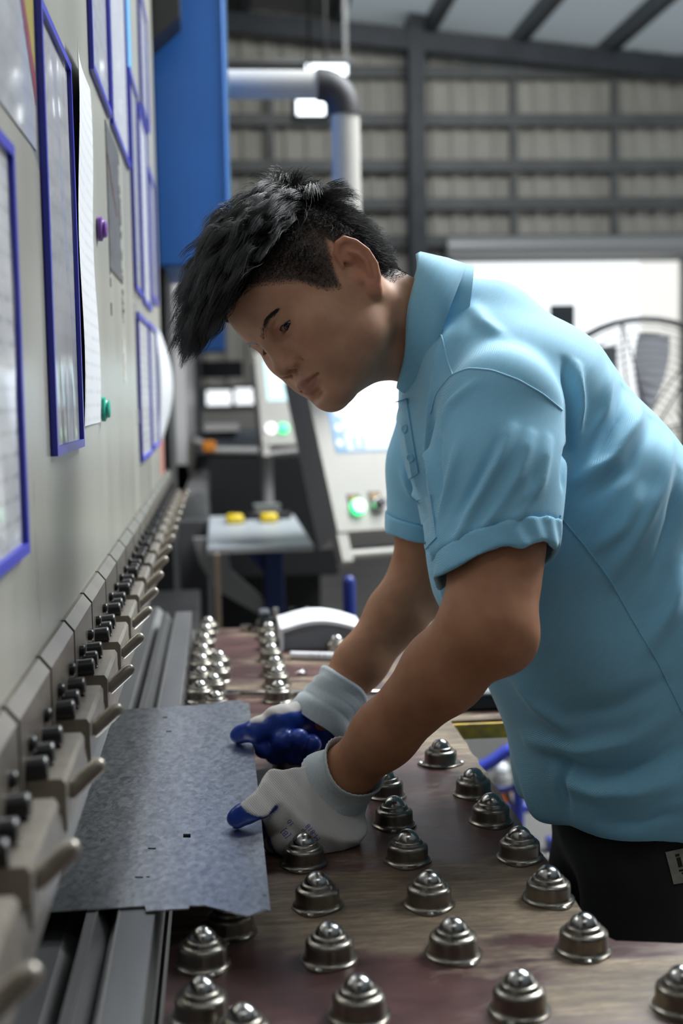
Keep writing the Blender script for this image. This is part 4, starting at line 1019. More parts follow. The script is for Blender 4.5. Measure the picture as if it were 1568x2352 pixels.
gF = dict(
    palm=([F_WR, aty(712, 1660, 1.672), aty(690, 1685, 1.685)], [.030, .034, .030]),
    ulna=([F_WR, aty(748, 1685, 1.672), aty(735, 1712, 1.68)], [.032, .033, .027]),
    thumb=([aty(712, 1642, 1.652), aty(640, 1655, 1.620), atz(590, 1677, .9620), atz(549, 1688, .9520)], [.022, .0185, .0145, .0115]),
    index=([aty(662, 1668, 1.665), aty(628, 1698, 1.662), aty(606, 1718, 1.618)], [.020, .0155, .0138]),
    middle=([aty(680, 1690, 1.670), aty(652, 1726, 1.650), aty(634, 1728, 1.630), aty(650, 1698, 1.602)], [.019, .0155, .0140, .0130]),
    ring=([aty(705, 1700, 1.670), aty(684, 1734, 1.648), aty(672, 1728, 1.622), aty(686, 1696, 1.600)], [.019, .0150, .0138, .0128]),
    little=([aty(725, 1705, 1.668), aty(712, 1738, 1.650), aty(704, 1734, 1.628), aty(716, 1708, 1.604)], [.017, .0140, .0130, .0120]))
def glove_sdf(G):
    def fn(P):
        d = smin(s_chain(P, *G['palm'], .01), s_chain(P, *G['ulna'], .01), .02)
        for k in ('index', 'middle', 'ring', 'little'): d = smin(d, s_chain(P, *G[k], .006), .0030)
        d = smin(d, s_chain(P, *G['thumb'], .006), .007)
        return d
    return fn
def chain_t(P, pts):
    best = np.full(len(P), 1e9); bt = np.zeros(len(P))
    for i in range(len(pts) - 1):
        a = np.asarray(pts[i]); ab = np.asarray(pts[i+1]) - a; t = np.clip(((P - a) @ ab) / (ab @ ab), 0, 1); d = ((P - a - t[:, None] * ab) ** 2).sum(1)
        m_ = d < best; best[m_] = d[m_]; bt[m_] = i + t[m_]
    return np.sqrt(best), bt
def make_glove(G, near, wr, el):
    allp = np.concatenate([np.array(v[0]) for v in G.values()])
    lo, hi = allp.min(0) - .05, allp.max(0) + .05
    axw = ((el - wr) / np.linalg.norm(el - wr)).astype(f4); g0 = glove_sdf(G)
    V, F = sdf_mesh(lambda P: smax(g0(P), (P - wr.astype(f4)) @ axw + (.012 if near else .002), .004), lo, hi, .0016); V = relax(V, F, 1); N_ = vnormals(V, F)
    V = V + N_ * (.00045 * np.sin(V @ np.array((260., 90., 190.))))[:, None]
    # keep clear of the table and of the sheet
    V[:, 2] = np.maximum(V[:, 2], ZTAB + .0006)
    on = (V[:, 0] < .0335 + .001) & (V[:, 2] > ZS - .006); V[on, 2] = np.maximum(V[on, 2], ZS + .0003)
    under = (V[:, 0] < .0345) & ~on; V[under, 0] = np.maximum(V[under, 0], .0345)
    dt, tt = chain_t(V, G['thumb'][0])
    df = np.minimum.reduce([chain_t(V, G[k][0])[0] for k in ('index', 'middle', 'ring', 'little')])
    th = dt < df
    if near:
        pn = np.array((-.72, .35, -.35)); pn /= np.linalg.norm(pn)
        blue = np.where(th & (tt > .9), sst(-N_[:, 2] + .25 * N_[:, 1], -.42 - .7 * sst(tt, 2.35, 2.75), -.3 - .7 * sst(tt, 2.35, 2.75)), sst(N_ @ pn, .45, .6))
    else:
        pn = np.array((-.35, -.75, -.45)); pn /= np.linalg.norm(pn)
        blue = np.where(th & (tt > .5), sst(-N_[:, 2], -.72 - .35 * sst(tt, 1.7, 2.4), -.55 - .35 * sst(tt, 1.7, 2.4)), sst(N_ @ pn, -.28, -.12))
        blue = np.maximum(blue, (1 - sst(dt * 0 + df, .016, .02)) * (~th) * (V[:, 2] < .975))
    g = put('glove', None, wk, None, (0, 0, 0))
    m = np_mesh('hand_shell', V, F); color_attr(m, 'dip', np.repeat(blue[:, None], 3, 1)); put('hand_shell', m, g, M['glove'])
    # knit cuff
    ax = Vector(el - wr).normalized(); u = ax.orthogonal().normalized(); v = ax.cross(u); vs = []; fs = []
    if near:
        prof = [(-.022 + .0014 * q, np.interp(-.022 + .0014 * q, [-.022, -.012, -.002, .006, .014, .0185], [.0440, .0415, .0385, .0368, .0374, .0390]) + .00045 * (q % 2)) for q in range(29)]
        prof += [(.0198, .0392), (.0208, .0384), (.0195, .0365), (.008, .0335), (-.015, .032)]
    else: prof = [(-.044, .0385), (-.036, .0405), (-.028, .0408), (-.020, .0412), (-.013, .0375), (-.006, .0398), (.001, .0360), (.008, .0390), (.015, .0356), (.022, .0380), (.027, .0374), (.028, .0348), (.01, .0312), (-.02, .0305)]
    n = 72; mm = len(prof)
    for i in range(n):
        a = 2 * math.pi * i / n
        for j, (z, r) in enumerate(prof):
            rr = r + .0004 * math.cos(36 * a) + .0012 * math.sin(2 * a + z * 60) + .0008 * math.sin(3 * a - z * 160)
            vs.append(Vector(wr) + ax * (z + .003 * math.sin(a + 1) + .0015 * math.sin(3 * a)) + (u * math.cos(a) + v * math.sin(a)) * rr)
    for i in range(n):
        for j in range(mm - 1): fs.append((i*mm+j, ((i+1)%n)*mm+j, ((i+1)%n)*mm+j+1, i*mm+j+1))
    obj('cuff', MB().add(vs, fs), M['cuff'], g, smooth=True)
    return g, V, F
gn, gV, gFc = make_glove(gN, True, N_WR, N_EL)
make_glove(gF, False, F_WR, F_EL)
# print on the back of the near glove
gB = bvh_of(gV, gFc)
def ink_text(txt, px, py, size, dirx, name):
    cu = bpy.data.curves.new(name, 'FONT'); cu.body = txt; cu.size = 1.0; cu.resolution_u = 2
    to = bpy.data.objects.new(name, cu); C.objects.link(to); bpy.context.view_layer.update()
    dg = bpy.context.evaluated_depsgraph_get(); m = bpy.data.meshes.new_from_object(to.evaluated_get(dg)); bpy.data.objects.remove(to)
    bm = bmesh.new(); bm.from_mesh(m)
    bmesh.ops.subdivide_edges(bm, edges=bm.edges, cuts=2, use_grid_fill=True)
    d = np.array(dirx, float); d /= np.linalg.norm(d); up = np.array((d[1], -d[0]))
    for v in bm.verts:
        p = np.array((px, py)) + d * v.co.x * size + up * v.co.y * size
        l, n_ = hit(gB, *p)
        v.co = Vector(l + n_ * .00035) if l is not None else Vector(aty(px, py, 1.29))
    bm.to_mesh(m); bm.free(); put('printed_mark', m, gn, M['ink'])
try:
    ink_text('M-818', 736, 1926, 17, (-.62, -.79), 'm'); ink_text('dup', 712, 1922, 17, (-.62, -.79), 'm')
    ink_text('10', 676, 1893, 16, (-.62, -.79), 'm'); ink_text('[B]', 667, 1920, 19, (-.62, -.79), 'm')
except Exception as e: print('ink', e)
print('clothes', round(_t.time() - _t0, 1))

# ================================================================== papers and holders on the ram
M['frame_blue'] = mat('holder_blue_plastic', (.035, .04, .42), .35)
M['clear'] = None
m = bpy.data.materials.new('clear_film'); m.use_nodes = True; nt = m.node_tree
gl_ = nt.nodes.new('ShaderNodeBsdfGlossy'); gl_.inputs['Roughness'].default_value = .10; tp_ = nt.nodes.new('ShaderNodeBsdfTransparent'); fr_ = nt.nodes.new('ShaderNodeFresnel'); fr_.inputs[0].default_value = 1.5
mx_ = nt.nodes.new('ShaderNodeMixShader'); ml_ = nt.nodes.new('ShaderNodeMath'); ml_.operation = 'MULTIPLY'; ml_.inputs[1].default_value = .42; nt.links.new(fr_.outputs[0], ml_.inputs[0]); nt.links.new(ml_.outputs[0], mx_.inputs[0]); nt.links.new(tp_.outputs[0], mx_.inputs[1]); nt.links.new(gl_.outputs[0], mx_.inputs[2]); nt.links.new(mx_.outputs[0], nt.nodes['Material Output'].inputs[0]); M['clear'] = m
def paper_mat(name, col, rows=60., dark=.55, lo=.62):
    m = mat(name, col, .6); nt = m.node_tree; N = nt.nodes.new; L = nt.links.new; b = nt.nodes['Principled BSDF']
    tc = N('ShaderNodeTexCoord'); wv = N('ShaderNodeTexWave'); wv.bands_direction = 'Z'; wv.inputs['Scale'].default_value = rows / 3.14; L(tc.outputs['Object'], wv.inputs['Vector'])
    n = N('ShaderNodeTexNoise'); n.inputs['Scale'].default_value = 130; mp = N('ShaderNodeMapping'); mp.inputs['Scale'].default_value = (1, 1, .12); L(tc.outputs['Object'], mp.inputs[0]); L(mp.outputs[0], n.inputs['Vector'])
    mu = N('ShaderNodeMath'); mu.operation = 'MULTIPLY'; L(wv.outputs['Fac'], mu.inputs[0]); L(n.outputs['Fac'], mu.inputs[1])
    r = N('ShaderNodeValToRGB'); r.color_ramp.elements[0].position = lo * .6; r.color_ramp.elements[1].position = lo; r.color_ramp.elements[0].color = (*col, 1); r.color_ramp.elements[1].color = tuple(c * dark for c in col) + (1,)
    L(mu.outputs[0], r.inputs[0]); L(r.outputs[0], b.inputs['Base Color']); return m
M['paper'] = paper_mat('printed_paper', (.54, .545, .57)); M['paper_grey'] = paper_mat('grey_paper', (.36, .365, .40), 40, .8)
M['whitepaper'] = paper_mat('white_list_paper', (.56, .57, .585), 60, .86, .55)
def holder(y0, y1, z0, z1, label, tilt=0.0, paper='paper', bend=0.0, w=.0085, th=.006):
    t = thing('document_holder', (RX, (y0 + y1) / 2, z0), label, 'document holder', 'document holders on the ram plate')
    X0 = RX + .0006; n = 8
    def sh(y, z): return z + tilt * (y - y0)
    def bx(x): return 0
    def strip(ya, yb, za, zb, xa, xb):
        m_ = MB()
        vs = [(x, y, sh(y, z)) for x in (xa, xb) for y in (ya, yb) for z in (za, zb)]
        return m_.add(vs, [(0,1,3,2), (4,6,7,5), (0,4,5,1), (2,3,7,6), (0,2,6,4), (1,5,7,3)])
    fb = MB()
    for a in ((y0, y0 + w, z0, z1), (y1 - w, y1, z0, z1), (y0 + w, y1 - w, z0, z0 + w), (y0 + w, y1 - w, z1 - w, z1)):
        p = strip(*a, X0, X0 + th); fb.add(p.v, p.f)
    obj('frame', fb, M['frame_blue'], t)
    obj('sheet', strip(y0 + w, y1 - w, z0 + w, z1 - w, X0 + .0004, X0 + .0016), M[paper], t)
    cv = MB(); vs = []; fs = []
    for i in range(n + 1):
        for j in range(n + 1):
            y = y0 + w + (y1 - y0 - 2*w) * i / n; z = z0 + w + (z1 - z0 - 2*w) * j / n
            vs.append((X0 + .0034 + .0012 * math.sin(i * 1.3 + j * .7) + bend * math.sin(math.pi * i / n), y, sh(y, z)))
    for i in range(n):
        for j in range(n): a = i*(n+1)+j; fs.append((a, a+1, a+n+2, a+n+1))
    obj('clear_cover', cv.add(vs, fs), M['clear'], t, smooth=True)
    return t
holder(.70, 1.030, 1.262, 1.572, 'large blue-framed document holder cut off by the left picture edge', .0)
holder(1.228, 1.475, 1.328, 1.742, 'tall blue-framed document holder beside the hanging white list', .0, 'paper_grey')
holder(1.757, 2.06, 1.806, 2.25, 'blue-framed document holder above the scratched foil strip', 0, 'paper_grey')
holder(2.085, 2.50, 1.803, 2.25, 'blue-framed document holder overlapping the top of the foil strip', 0, 'paper')
holder(2.56, 2.795, 1.590, 2.005, 'narrow blue-framed holder right of the scratched foil strip', 0, 'paper_grey')
holder(2.83, 3.16, 1.585, 2.0, 'blue-framed holder behind the narrow one, middle height of the ram', 0, 'paper')
holder(3.00, 3.32, 2.03, 2.30, 'uppermost far blue-framed holder near the blue housing', 0, 'paper_grey')
holder(3.20, 3.50, 1.62, 1.93, 'farthest blue-framed holder in the middle row by the black gap', 0, 'paper_grey')
holder(2.585, 2.985, 1.256, 1.548, 'lower blue-framed holder taped with grey tape above the clamps', 0, 'paper')
holder(3.005, 3.36, 1.262, 1.552, 'second lower blue-framed holder beside the bulging paper', 0, 'paper')
def loose(name, y0, y1, z0, z1, label, cat, mt, curl, group=None):
    n = 14; vs = []; fs = []
    for k in (0, 1):
        for i in range(n + 1):
            for j in range(n + 1):
                u, v = i / n, j / n
                x = RX + .0015 + curl(u, v) + k * .0005
                vs.append((x, y0 + (y1 - y0) * u, z0 + (z1 - z0) * v))
    W = n + 1; K = W * W
    for i in range(n):
        for j in range(n):
            a = i*W+j; fs.append((a, a+1, a+W+1, a+W)); fs.append((a+K, a+W+K, a+W+1+K, a+1+K))
    return obj(name, MB().add(vs, fs), M[mt], smooth=True, label=label, cat=cat, group=group)
loose('paper_list', 1.485, 1.735, 1.350, 1.775, 'long white printed list hanging between green and purple magnets', 'paper', 'whitepaper', lambda u, v: .010 * max(0, 1 - u * 1.3) ** 2 * (.4 + .6 * v) + .002 * math.sin(v * 9))
loose('bulging_paper', 3.385, 3.66, 1.272, 1.56, 'white sheet bulging outwards at the far end of the ram', 'paper', 'whitepaper', lambda u, v: .030 * math.sin(math.pi * v) * (.3 + .7 * u))
for (y, z, col, nm) in ((1.797, 1.607, (.16, .05, .30), 'purple'), (1.752, 1.367, (.02, .36, .25), 'green')):
    obj('magnet', MB().lathe([(.0165, 0), (.0165, .005), (.0125, .0065), (.0115, .0085), (.012, .010), (.010, .0115), (.002, .012)], (RX + .0018, y, z), (1, 0, 0), 24), mat(nm + '_magnet', col, .35),
        smooth='auto', label='%s round magnet holding a corner of the white list' % nm, cat='magnet')
obj('blue_label', MB().box((RX, 2.535, 1.995), (RX + .001, 2.70, 2.20)), mat('cyan_label', (.12, .38, .62), .35), label='light blue sticker on the ram beside the upper holders', cat='sticker')
# clear pocket with yellow and red print, top left
t = thing('print_pocket', (RX, .95, 1.58), 'bulging clear pocket with yellow and red print at top left', 'document pocket')
obj('print', MB().prism([(.74, 1.60), (1.20, 1.60), (1.215, 1.80), (.74, 1.83)], RX + .0002, RX + .0012, 'x'), M['paper_grey'], t)
obj('yellow_field', MB().prism([(1.06, 1.80), (1.212, 1.80), (1.205, 1.668)], RX + .0012, RX + .0018, 'x'), mat('yellow_print', (.50, .40, .04), .4), t)
obj('red_stripe', MB().prism([(1.035, 1.80), (1.06, 1.80), (1.206, 1.665), (1.205, 1.640)], RX + .0012, RX + .0018, 'x'), mat('red_print', (.33, .03, .05), .4), t)
vs = []; fs = []
for i in range(13):
    for j in range(13):
        u, v = i / 12, j / 12
        vs.append((RX + .003 + .014 * math.sin(math.pi * u) * (1 - .5 * v), .74 + .47 * u, 1.578 + .24 * v + .02 * (1 - u) * v))
for i in range(12):
    for j in range(12): a = i*13+j; fs.append((a, a+1, a+14, a+13))
obj('clear_cover', MB().add(vs, fs), M['clear'], t, smooth=True)
M['tape'] = mat('grey_tape', (.25, .25, .24), .5)
for (y, z) in ((2.555, 1.535), (2.535, 1.33), (2.56, 1.575)):
    obj('tape_piece', MB().box((RX, y, z), (RX + .0012, y + .05, z + .028)), M['tape'], pb)

# ================================================================== clutter on the table
M['steel'] = mat('bright_steel', (.55, .55, .53), .25, 1.0); M['whiteplastic'] = mat('white_plastic', (.80, .80, .82), .45)
# curved white cover lying on its edge
b0, b1 = atz(652, 1494, ZTAB), atz(838, 1491, ZTAB); yy = b0[1]
prof = []
for i in range(15):
    u = i / 14; prof.append((b0[0] + (b1[0] - b0[0]) * u, ZTAB + .026 + .022 * math.sin(math.pi * min(1, .12 + u * .85))))
cv = thing('white_cover', ((b0[0] + b1[0]) / 2, yy, ZTAB), 'curved white cover with grey inside lying at the far end of the table', 'cover')
outer = [(b0[0] - .008, ZTAB + .0002)] + [(x - .006 * (i == 0), z + .007) for i, (x, z) in enumerate(prof)] + [(b1[0] + .006, ZTAB + .0002)]
inner = [(b1[0], ZTAB + .0002)] + prof[::-1] + [(b0[0], ZTAB + .0002)]
sh = MB(); po, pi_ = outer, inner[::-1]
n = len(po); vs = [(x, y, z) for y in (yy, yy + .15) for (x, z) in po] + [(x, y, z) for y in (yy, yy + .15) for (x, z) in pi_]; fs = []
for i in range(n - 1):
    fs += [(i, i+1, n+i+1, n+i), (2*n+i, 3*n+i, 3*n+i+1, 2*n+i+1), (i, 2*n+i, 2*n+i+1, i+1), (n+i, n+i+1, 3*n+i+1, 3*n+i)]
obj('shell', sh.add(vs, fs), M['whiteplastic'], cv, smooth='auto')
obj('inside_panel', MB().prism([(b0[0], ZTAB + .0005)] + prof + [(b1[0], ZTAB + .0005)], yy + .012, yy + .016), mat('grey_panel', (.22, .22, .24), .6), cv)
# marker pen
a, b = atz(668, 1505, ZTAB + .0072), atz(768, 1508, ZTAB + .0072)
mk = thing('marker_pen', ((a[0] + b[0]) / 2, a[1], ZTAB), 'white marker pen with red and blue lettering in front of the white cover', 'marker')
obj('barrel', MB().cyl(a, b, .0072, seg=20), M['whiteplastic'], mk, smooth='auto')
for u0, u1, cn in ((.42, .455, 'blue'), (.49, .51, 'red'), (.52, .56, 'red'), (.60, .62, 'blue'), (.63, .69, 'red'), (.76, .79, 'blue')):
    p0, p1 = lerp(a, b, u0), lerp(a, b, u1)
    obj('lettering', MB().box((p0[0], p0[1] - .0076, ZTAB + .004), (p1[0], p0[1] - .0068, ZTAB + .0115)), mat('pen_' + cn, (.5, .05, .05) if cn == 'red' else (.05, .08, .5), .5), mk)
# long wrench
a, b = atz(540, 1592, ZTAB + .006), atz(905, 1590, ZTAB + .006)
wr = thing('wrench', ((a[0] + b[0]) / 2, a[1], ZTAB), 'long steel spanner lying across the table behind the far glove', 'wrench')
obj('shaft', MB().tube([a, lerp(a, b, .5), b], .0042, 10), M['steel'], wr, smooth=True)
hd = []
for i in range(22):
    an = math.radians(28 + 304 * i / 21) + math.pi; hd.append((a[0] - .006 + .017 * math.cos(an), a[1] + .017 * math.sin(an)))
for i in range(21, -1, -1):
    an = math.radians(28 + 304 * i / 21) + math.pi; hd.append((a[0] - .006 + .0085 * math.cos(an), a[1] + .0085 * math.sin(an)))
obj('jaw', MB().prism(hd, ZTAB + .0005, ZTAB + .0085, 'z'), M['steel'], wr)
# scraps
p = atz(692, 1549, ZTAB); vs = [(p[0] + dx, p[1] + dy, ZTAB + .0005 + dz) for dx, dy, dz in ((-.012, 0, .001), (-.004, -.006, .006), (.004, -.002, .002), (.010, -.004, .011), (.014, .004, .003), (.003, .006, .007), (-.006, .008, .003), (.006, .012, .001))]
obj('paper_scrap', MB().add(vs, [(0, 1, 5, 6), (1, 2, 5), (2, 3, 4), (2, 4, 7, 5), (5, 7, 6)]), M['whiteplastic'], label='small torn scrap of white paper on the table', cat='paper scrap')
p = atz(632, 1462, ZTAB)
cl_ = thing('toggle_clamp', (p[0], p[1], ZTAB), 'small dark metal clamp among the far ball units', 'clamp')
obj('jaw', MB().box((p[0] - .02, p[1] + .03, ZTAB + .0005), (p[0] + .018, p[1] + .07, ZTAB + .030), .003), M['black'], cl_)
obj('block', MB().box((p[0] - .03, p[1] + .05, ZTAB + .0005), (p[0] - .008, p[1] + .10, ZTAB + .042), .003), M['steel_dark'], cl_)
obj('handle', MB().cyl((p[0] + .01, p[1] + .05, ZTAB + .02), (p[0] + .075, p[1] + .13, ZTAB + .03), .007), M['steel_dark'], cl_, smooth='auto')
obj('screw', MB().cyl((p[0] + .004, p[1] + .05, ZTAB + .03), (p[0] + .004, p[1] + .05, ZTAB + .05), .006), M['steel'], cl_, smooth='auto')
p = atz(565, 1449, ZTAB)
obj('hex_nut', MB().lathe([(.012, 0), (.012, .012), (.006, .012), (.006, 0)], (p[0], p[1], ZTAB + .0004), (0, 0, 1), 6, False), M['steel'], label='bright hexagon nut at the far edge of the table', cat='nut')
a, b = atz(1055, 1634, ZTAB), atz(1330, 1626, ZTAB)
tc_ = thing('tool_case', ((a[0] + b[0]) / 2, a[1] + .06, ZTAB), 'flat black case with grey lid on the far board behind the man', 'case')
obj('body', MB().box((a[0], a[1], ZTAB + .0003), (b[0], a[1] + .16, ZTAB + .022), .003), M['black'], tc_)
obj('lid', MB().box((a[0] - .002, a[1] - .002, ZTAB + .022), (b[0] + .002, a[1] + .162, ZTAB + .029), .003), mat('grey_lid', (.25, .26, .27), .4), tc_)

# ================================================================== background machines
M['console'] = mat('console_cream', (.34, .325, .29), .45, var=.04, vscale=6); M['console_side'] = mat('console_grey', (.36, .35, .34), .5)
M['screen'] = mat('screen_glow', (.70, .78, .92), .3, emit=.68); M['screen_pale'] = mat('screen_glow_cyan', (.62, .93, .97), .3, emit=1.1)
M['ui_blue'] = mat('screen_blue', (.10, .33, .62), .3, emit=.75); M['ui_text'] = mat('screen_text', (.38, .45, .68), .3, emit=.55); M['ui_white'] = mat('screen_icon', (.9, .95, 1), .3, emit=.9)
M['green_on'] = mat('green_lamp', (.06, .95, .30), .3, emit=2.2); M['lamp_core'] = mat('lamp_core', (.75, 1.0, .85), .3, emit=2.6); M['white_on'] = mat('white_lamp', (1, 1, 1), .3, emit=2.2)
M['chrome'] = mat('chrome', (.6, .6, .6), .18, 1.0); M['brass_plate'] = mat('amber_plate', (.28, .16, .03), .5); M['red'] = mat('stop_red', (.5, .03, .02), .35); M['yellow'] = mat('signal_yellow', (.75, .50, .02), .4)
class Panel:
    """tilted console face; uv in metres from its lower left corner"""
    def __init__(s, px, py, Y, psi, tau):
        s.o = aty(px, py, Y); nh = np.array((math.sin(psi), -math.cos(psi), 0)); z = np.array((0, 0, 1.))
        s.u = np.array((math.cos(psi), math.sin(psi), 0)); s.v = math.cos(tau) * z - math.sin(tau) * nh; s.n = math.cos(tau) * nh + math.sin(tau) * z
    def P(s, u, v, n=0): return s.o + s.u * u + s.v * v + s.n * n
    def uv(s, px, py):
        r = _ray(px, py); t = ((s.o - CAM) @ s.n) / (r @ s.n); d = CAM + r * t - s.o; return d @ s.u, d @ s.v
    def box(s, u0, v0, n0, u1, v1, n1, mb=None):
        mb = mb or MB(); c = [s.P(u, v, n) for u in (u0, u1) for v in (v0, v1) for n in (n0, n1)]
        return mb.add(c, [(0,1,3,2), (4,6,7,5), (0,4,5,1), (2,3,7,6), (0,2,6,4), (1,5,7,3)])
    def disc(s, uc, vc, prof, mb=None): return (mb or MB()).lathe(prof, s.P(uc, vc, 0), s.n, 28)
# near console
W1 = .62; p1 = Panel(776, 1222, 4.0, math.radians(20), math.radians(26))
top = 0.60
ct = thing('control_console', tuple(p1.P(.3, -.1, -.1) * np.array((1, 1, 0))), 'cream control console with lit green button right behind the man', 'control panel', 'machine consoles')
obj('cabinet', p1.box(0, 0, -.03, W1, top, 0).add([], []), M['console'], ct)
obj('cabinet_back', p1.box(.004, .004, -.17, W1 - .004, top - .004, -.03), M['console_side'], ct)
s0 = p1.uv(783, 1036); s1 = p1.uv(770, 935)
sx0 = s0[0] - .012
obj('bezel', p1.box(sx0 - .006, s0[1] - .006, 0, W1 - .05, top - .03, .002), M['ui_blue'], ct)
scr = obj('screen', p1.box(sx0, s0[1], .002, W1 - .056, top - .036, .003), M['screen'], ct)
obj('side_bar', p1.box(sx0, s0[1], .003, sx0 + .034, top - .036, .0036), M['ui_blue'], scr)
for (px, py) in ((771, 948), (773, 983), (776, 1018)):
    u, v = p1.uv(px, py); obj('icon', p1.disc(u + .004, v, [(.012, .0036), (.012, .0042)]), M['ui_white'], scr)
u, v = p1.uv(823, 1018); obj('machine_icon', p1.box(u - .02, v - .02, .003, u + .02, v + .022, .0038), M['ui_blue'], scr); obj('icon_glyph', p1.box(u - .006, v - .014, .0038, u + .005, v + .018, .0044), M['ui_white'], scr)
r7 = random.Random(7)
for (px, py, wd) in ((800, 938, .030), (847, 903, .022), (847, 920, .032), (847, 938, .034), (790, 955, .018), (830, 957, .014), (850, 955, .028), (885, 952, .02), (788, 968, .018), (832, 968, .014), (873, 968, .016), (795, 981, .05), (835, 981, .02), (876, 981, .02), (792, 993, .025)):
    u, v = p1.uv(px, py); obj('screen_text', p1.box(u - wd / 2, v - .0045, .003, u + wd / 2, v + .0045, .0035), M['ui_text'], scr)
for (px, py, lit) in ((820, 1166, True), (868, 1160, False)):
    u, v = p1.uv(px, py)
    b = obj('lit_button' if lit else 'selector_knob', p1.disc(u, v, [(.026, 0), (.026, .012), (.023, .02)] if lit else [(.025, 0), (.025, .014), (.021, .020)]), M['green_on' if lit else 'chrome'], ct, smooth='auto')
    obj('lens' if lit else 'knob_face', p1.disc(u, v, [(.021, .02), (.017, .024), (.004, .026)] if lit else [(.017, .020), (.016, .030), (.004, .031)]), M['lamp_core' if lit else 'black'], b, smooth='auto')
    pl = obj('label_plate', p1.box(u - .021 - .006, v - .01, 0, u + .021 - .006, v + .045, .003), M['black'], ct)
    obj('inlay', p1.box(u - .020, v + .022, .003, u + .009, v + .040, .0036), M['brass_plate'], pl)
obj('handle_bracket', p1.box(-.002, -.095, -.05, .034, 0, -.005), M['console'], ct)
obj('handle_bracket', p1.box(W1 - .034, -.095, -.05, W1, 0, -.005), M['console'], ct)
obj('handle_tube', MB().cyl(p1.P(.02, -.07, -.025), p1.P(W1 - .02, -.07, -.025), .015), M['console'], ct, smooth='auto')
# pendant pipe from the blue housing to the console
M['pipe'] = mat('pendant_pipe', (.40, .385, .355), .4); M['elbow'] = mat('pendant_elbow', (.02, .019, .021), .6)
Yp = 4.15
a0, a1 = aty(505, 193, Yp), aty(730, 195, Yp); a0[0] = bx1 + .001; r_ = 32 * Yp / 3000
dn0, dn1 = aty(793, 262, Yp), aty(800, 845, Yp)
obj('pendant_arm', MB().cyl((a0[0], Yp, a1[2]), (a1[0], Yp, a1[2]), r_, seg=28), M['pipe'], ct, smooth='auto')
obj('pendant_drop', MB().cyl((dn0[0], Yp, dn1[2]), (dn0[0], Yp, dn0[2]), r_, seg=28), M['pipe'], ct, smooth='auto')
el = [(a1[0] - .004, Yp, a1[2])]
R_ = dn0[0] - a1[0]
for i in range(9):
    an = math.pi / 2 * i / 8; el.append((a1[0] + .01 + (R_ - .01) * math.sin(an), Yp, a1[2] - (a1[2] - dn0[2] - .002) * (1 - math.cos(an))))
el.append((dn0[0], Yp, dn0[2] - .004))
obj('pendant_elbow', MB().tube(el, r_ * 1.14, 28), M['elbow'], ct, smooth='auto')
# second console
p2 = Panel(603, 1022, 5.8, math.radians(7), math.radians(24)); W2 = .50; T2 = .45
c2 = thing('control_console', tuple(p2.P(.2, 0, -.1) * np.array((1, 1, 0))), 'smaller cream control console with white and green lamps by the man\'s chin', 'control panel', 'machine consoles')
obj('cabinet', p2.box(0, 0, -.03, W2, T2, 0), M['console'], c2); obj('cabinet_back', p2.box(.004, .004, -.16, W2 - .004, T2 - .004, -.03), M['console_side'], c2)
s0 = p2.uv(613, 921)
obj('screen', p2.box(s0[0], s0[1], 0, W2 - .10, T2 - .035, .003), M['screen_pale'], c2)
for (px, mm_) in ((622, 'white_on'), (650, 'green_on')):
    u, v = p2.uv(px, 985); b = obj('lamp_button', p2.disc(u, v, [(.024, 0), (.024, .012), (.019, .02), (.004, .022)]), M[mm_], c2, smooth='auto')
u, v = p2.uv(706, 984); b = obj('emergency_stop', p2.disc(u, v, [(.030, 0), (.030, .006)]), M['yellow'], c2); obj('stop_knob', p2.disc(u, v, [(.014, .006), (.014, .02), (.022, .024), (.021, .034), (.004, .036)]), M['red'], b, smooth='auto')
obj('handle_bracket', p2.box(0, -.05, -.04, .03, 0, -.005), M['console'], c2)
obj('handle_tube', MB().cyl(p2.P(.02, -.035, -.02), p2.P(.19, -.02, -.02), .012), M['console_side'], c2, smooth='auto')
q = aty(612, 1040, 5.95)
obj('stand_pole', MB().cyl((q[0], 5.95, .06), (q[0], 5.95, q[2] + .1), .027), M['console_side'], c2, smooth='auto'); obj('stand_foot', MB().box((q[0] - .2, 5.75, 0), (q[0] + .2, 6.15, .06), .01), M['steel_dark'], c2)
# hanging lamp behind the pipe
for (xa, xb, ya, yb, lab) in ((703, 797, 148, 172, 'bright rectangular ceiling lamp above the pendant elbow'), (681, 746, 230, 264, 'bright rectangular ceiling lamp under the pendant pipe')):
    Yl = 9.0 if xa > 700 else 8.3; A_, B_ = aty(xa, ya, Yl), aty(xb, yb, Yl)
    t = thing('hall_lamp', ((A_[0] + B_[0]) / 2, Yl, B_[2]), lab, 'lamp', 'hall lamps')
    obj('housing', MB().box((A_[0] - .03, Yl + .005, B_[2] - .03), (B_[0] + .03, Yl + .10, A_[2] + .03), .005), M['steel_dark'], t)
    obj('diffuser', MB().box((A_[0], Yl - .005, B_[2]), (B_[0], Yl + .006, A_[2])), mat('lamp_light', (.92, .97, 1), .4, emit=4.0), t)
    obj('cable', MB().cyl(((A_[0] + B_[0]) / 2, Yl + .05, A_[2] + .03), ((A_[0] + B_[0]) / 2, Yl + .05, rz((A_[0] + B_[0]) / 2) - .13), .008, seg=8), M['black'], t)
A_, B_ = aty(500, 133, 9.4), aty(812, 146, 9.4)
t = thing('crane_rail', (.5, 9.4, 3.7), 'pale steel rail hung under the roof behind the pendant pipe', 'rail')
obj('rail', MB().box((-1.2, 9.4, B_[2]), (B_[0], 9.52, A_[2]), .004), M['girt'], t)
for X in (-.9, B_[0] - .05): obj('hanger', MB().box((X - .015, 9.44, A_[2]), (X + .015, 9.47, rz(X) - .14)), M['girt'], t)

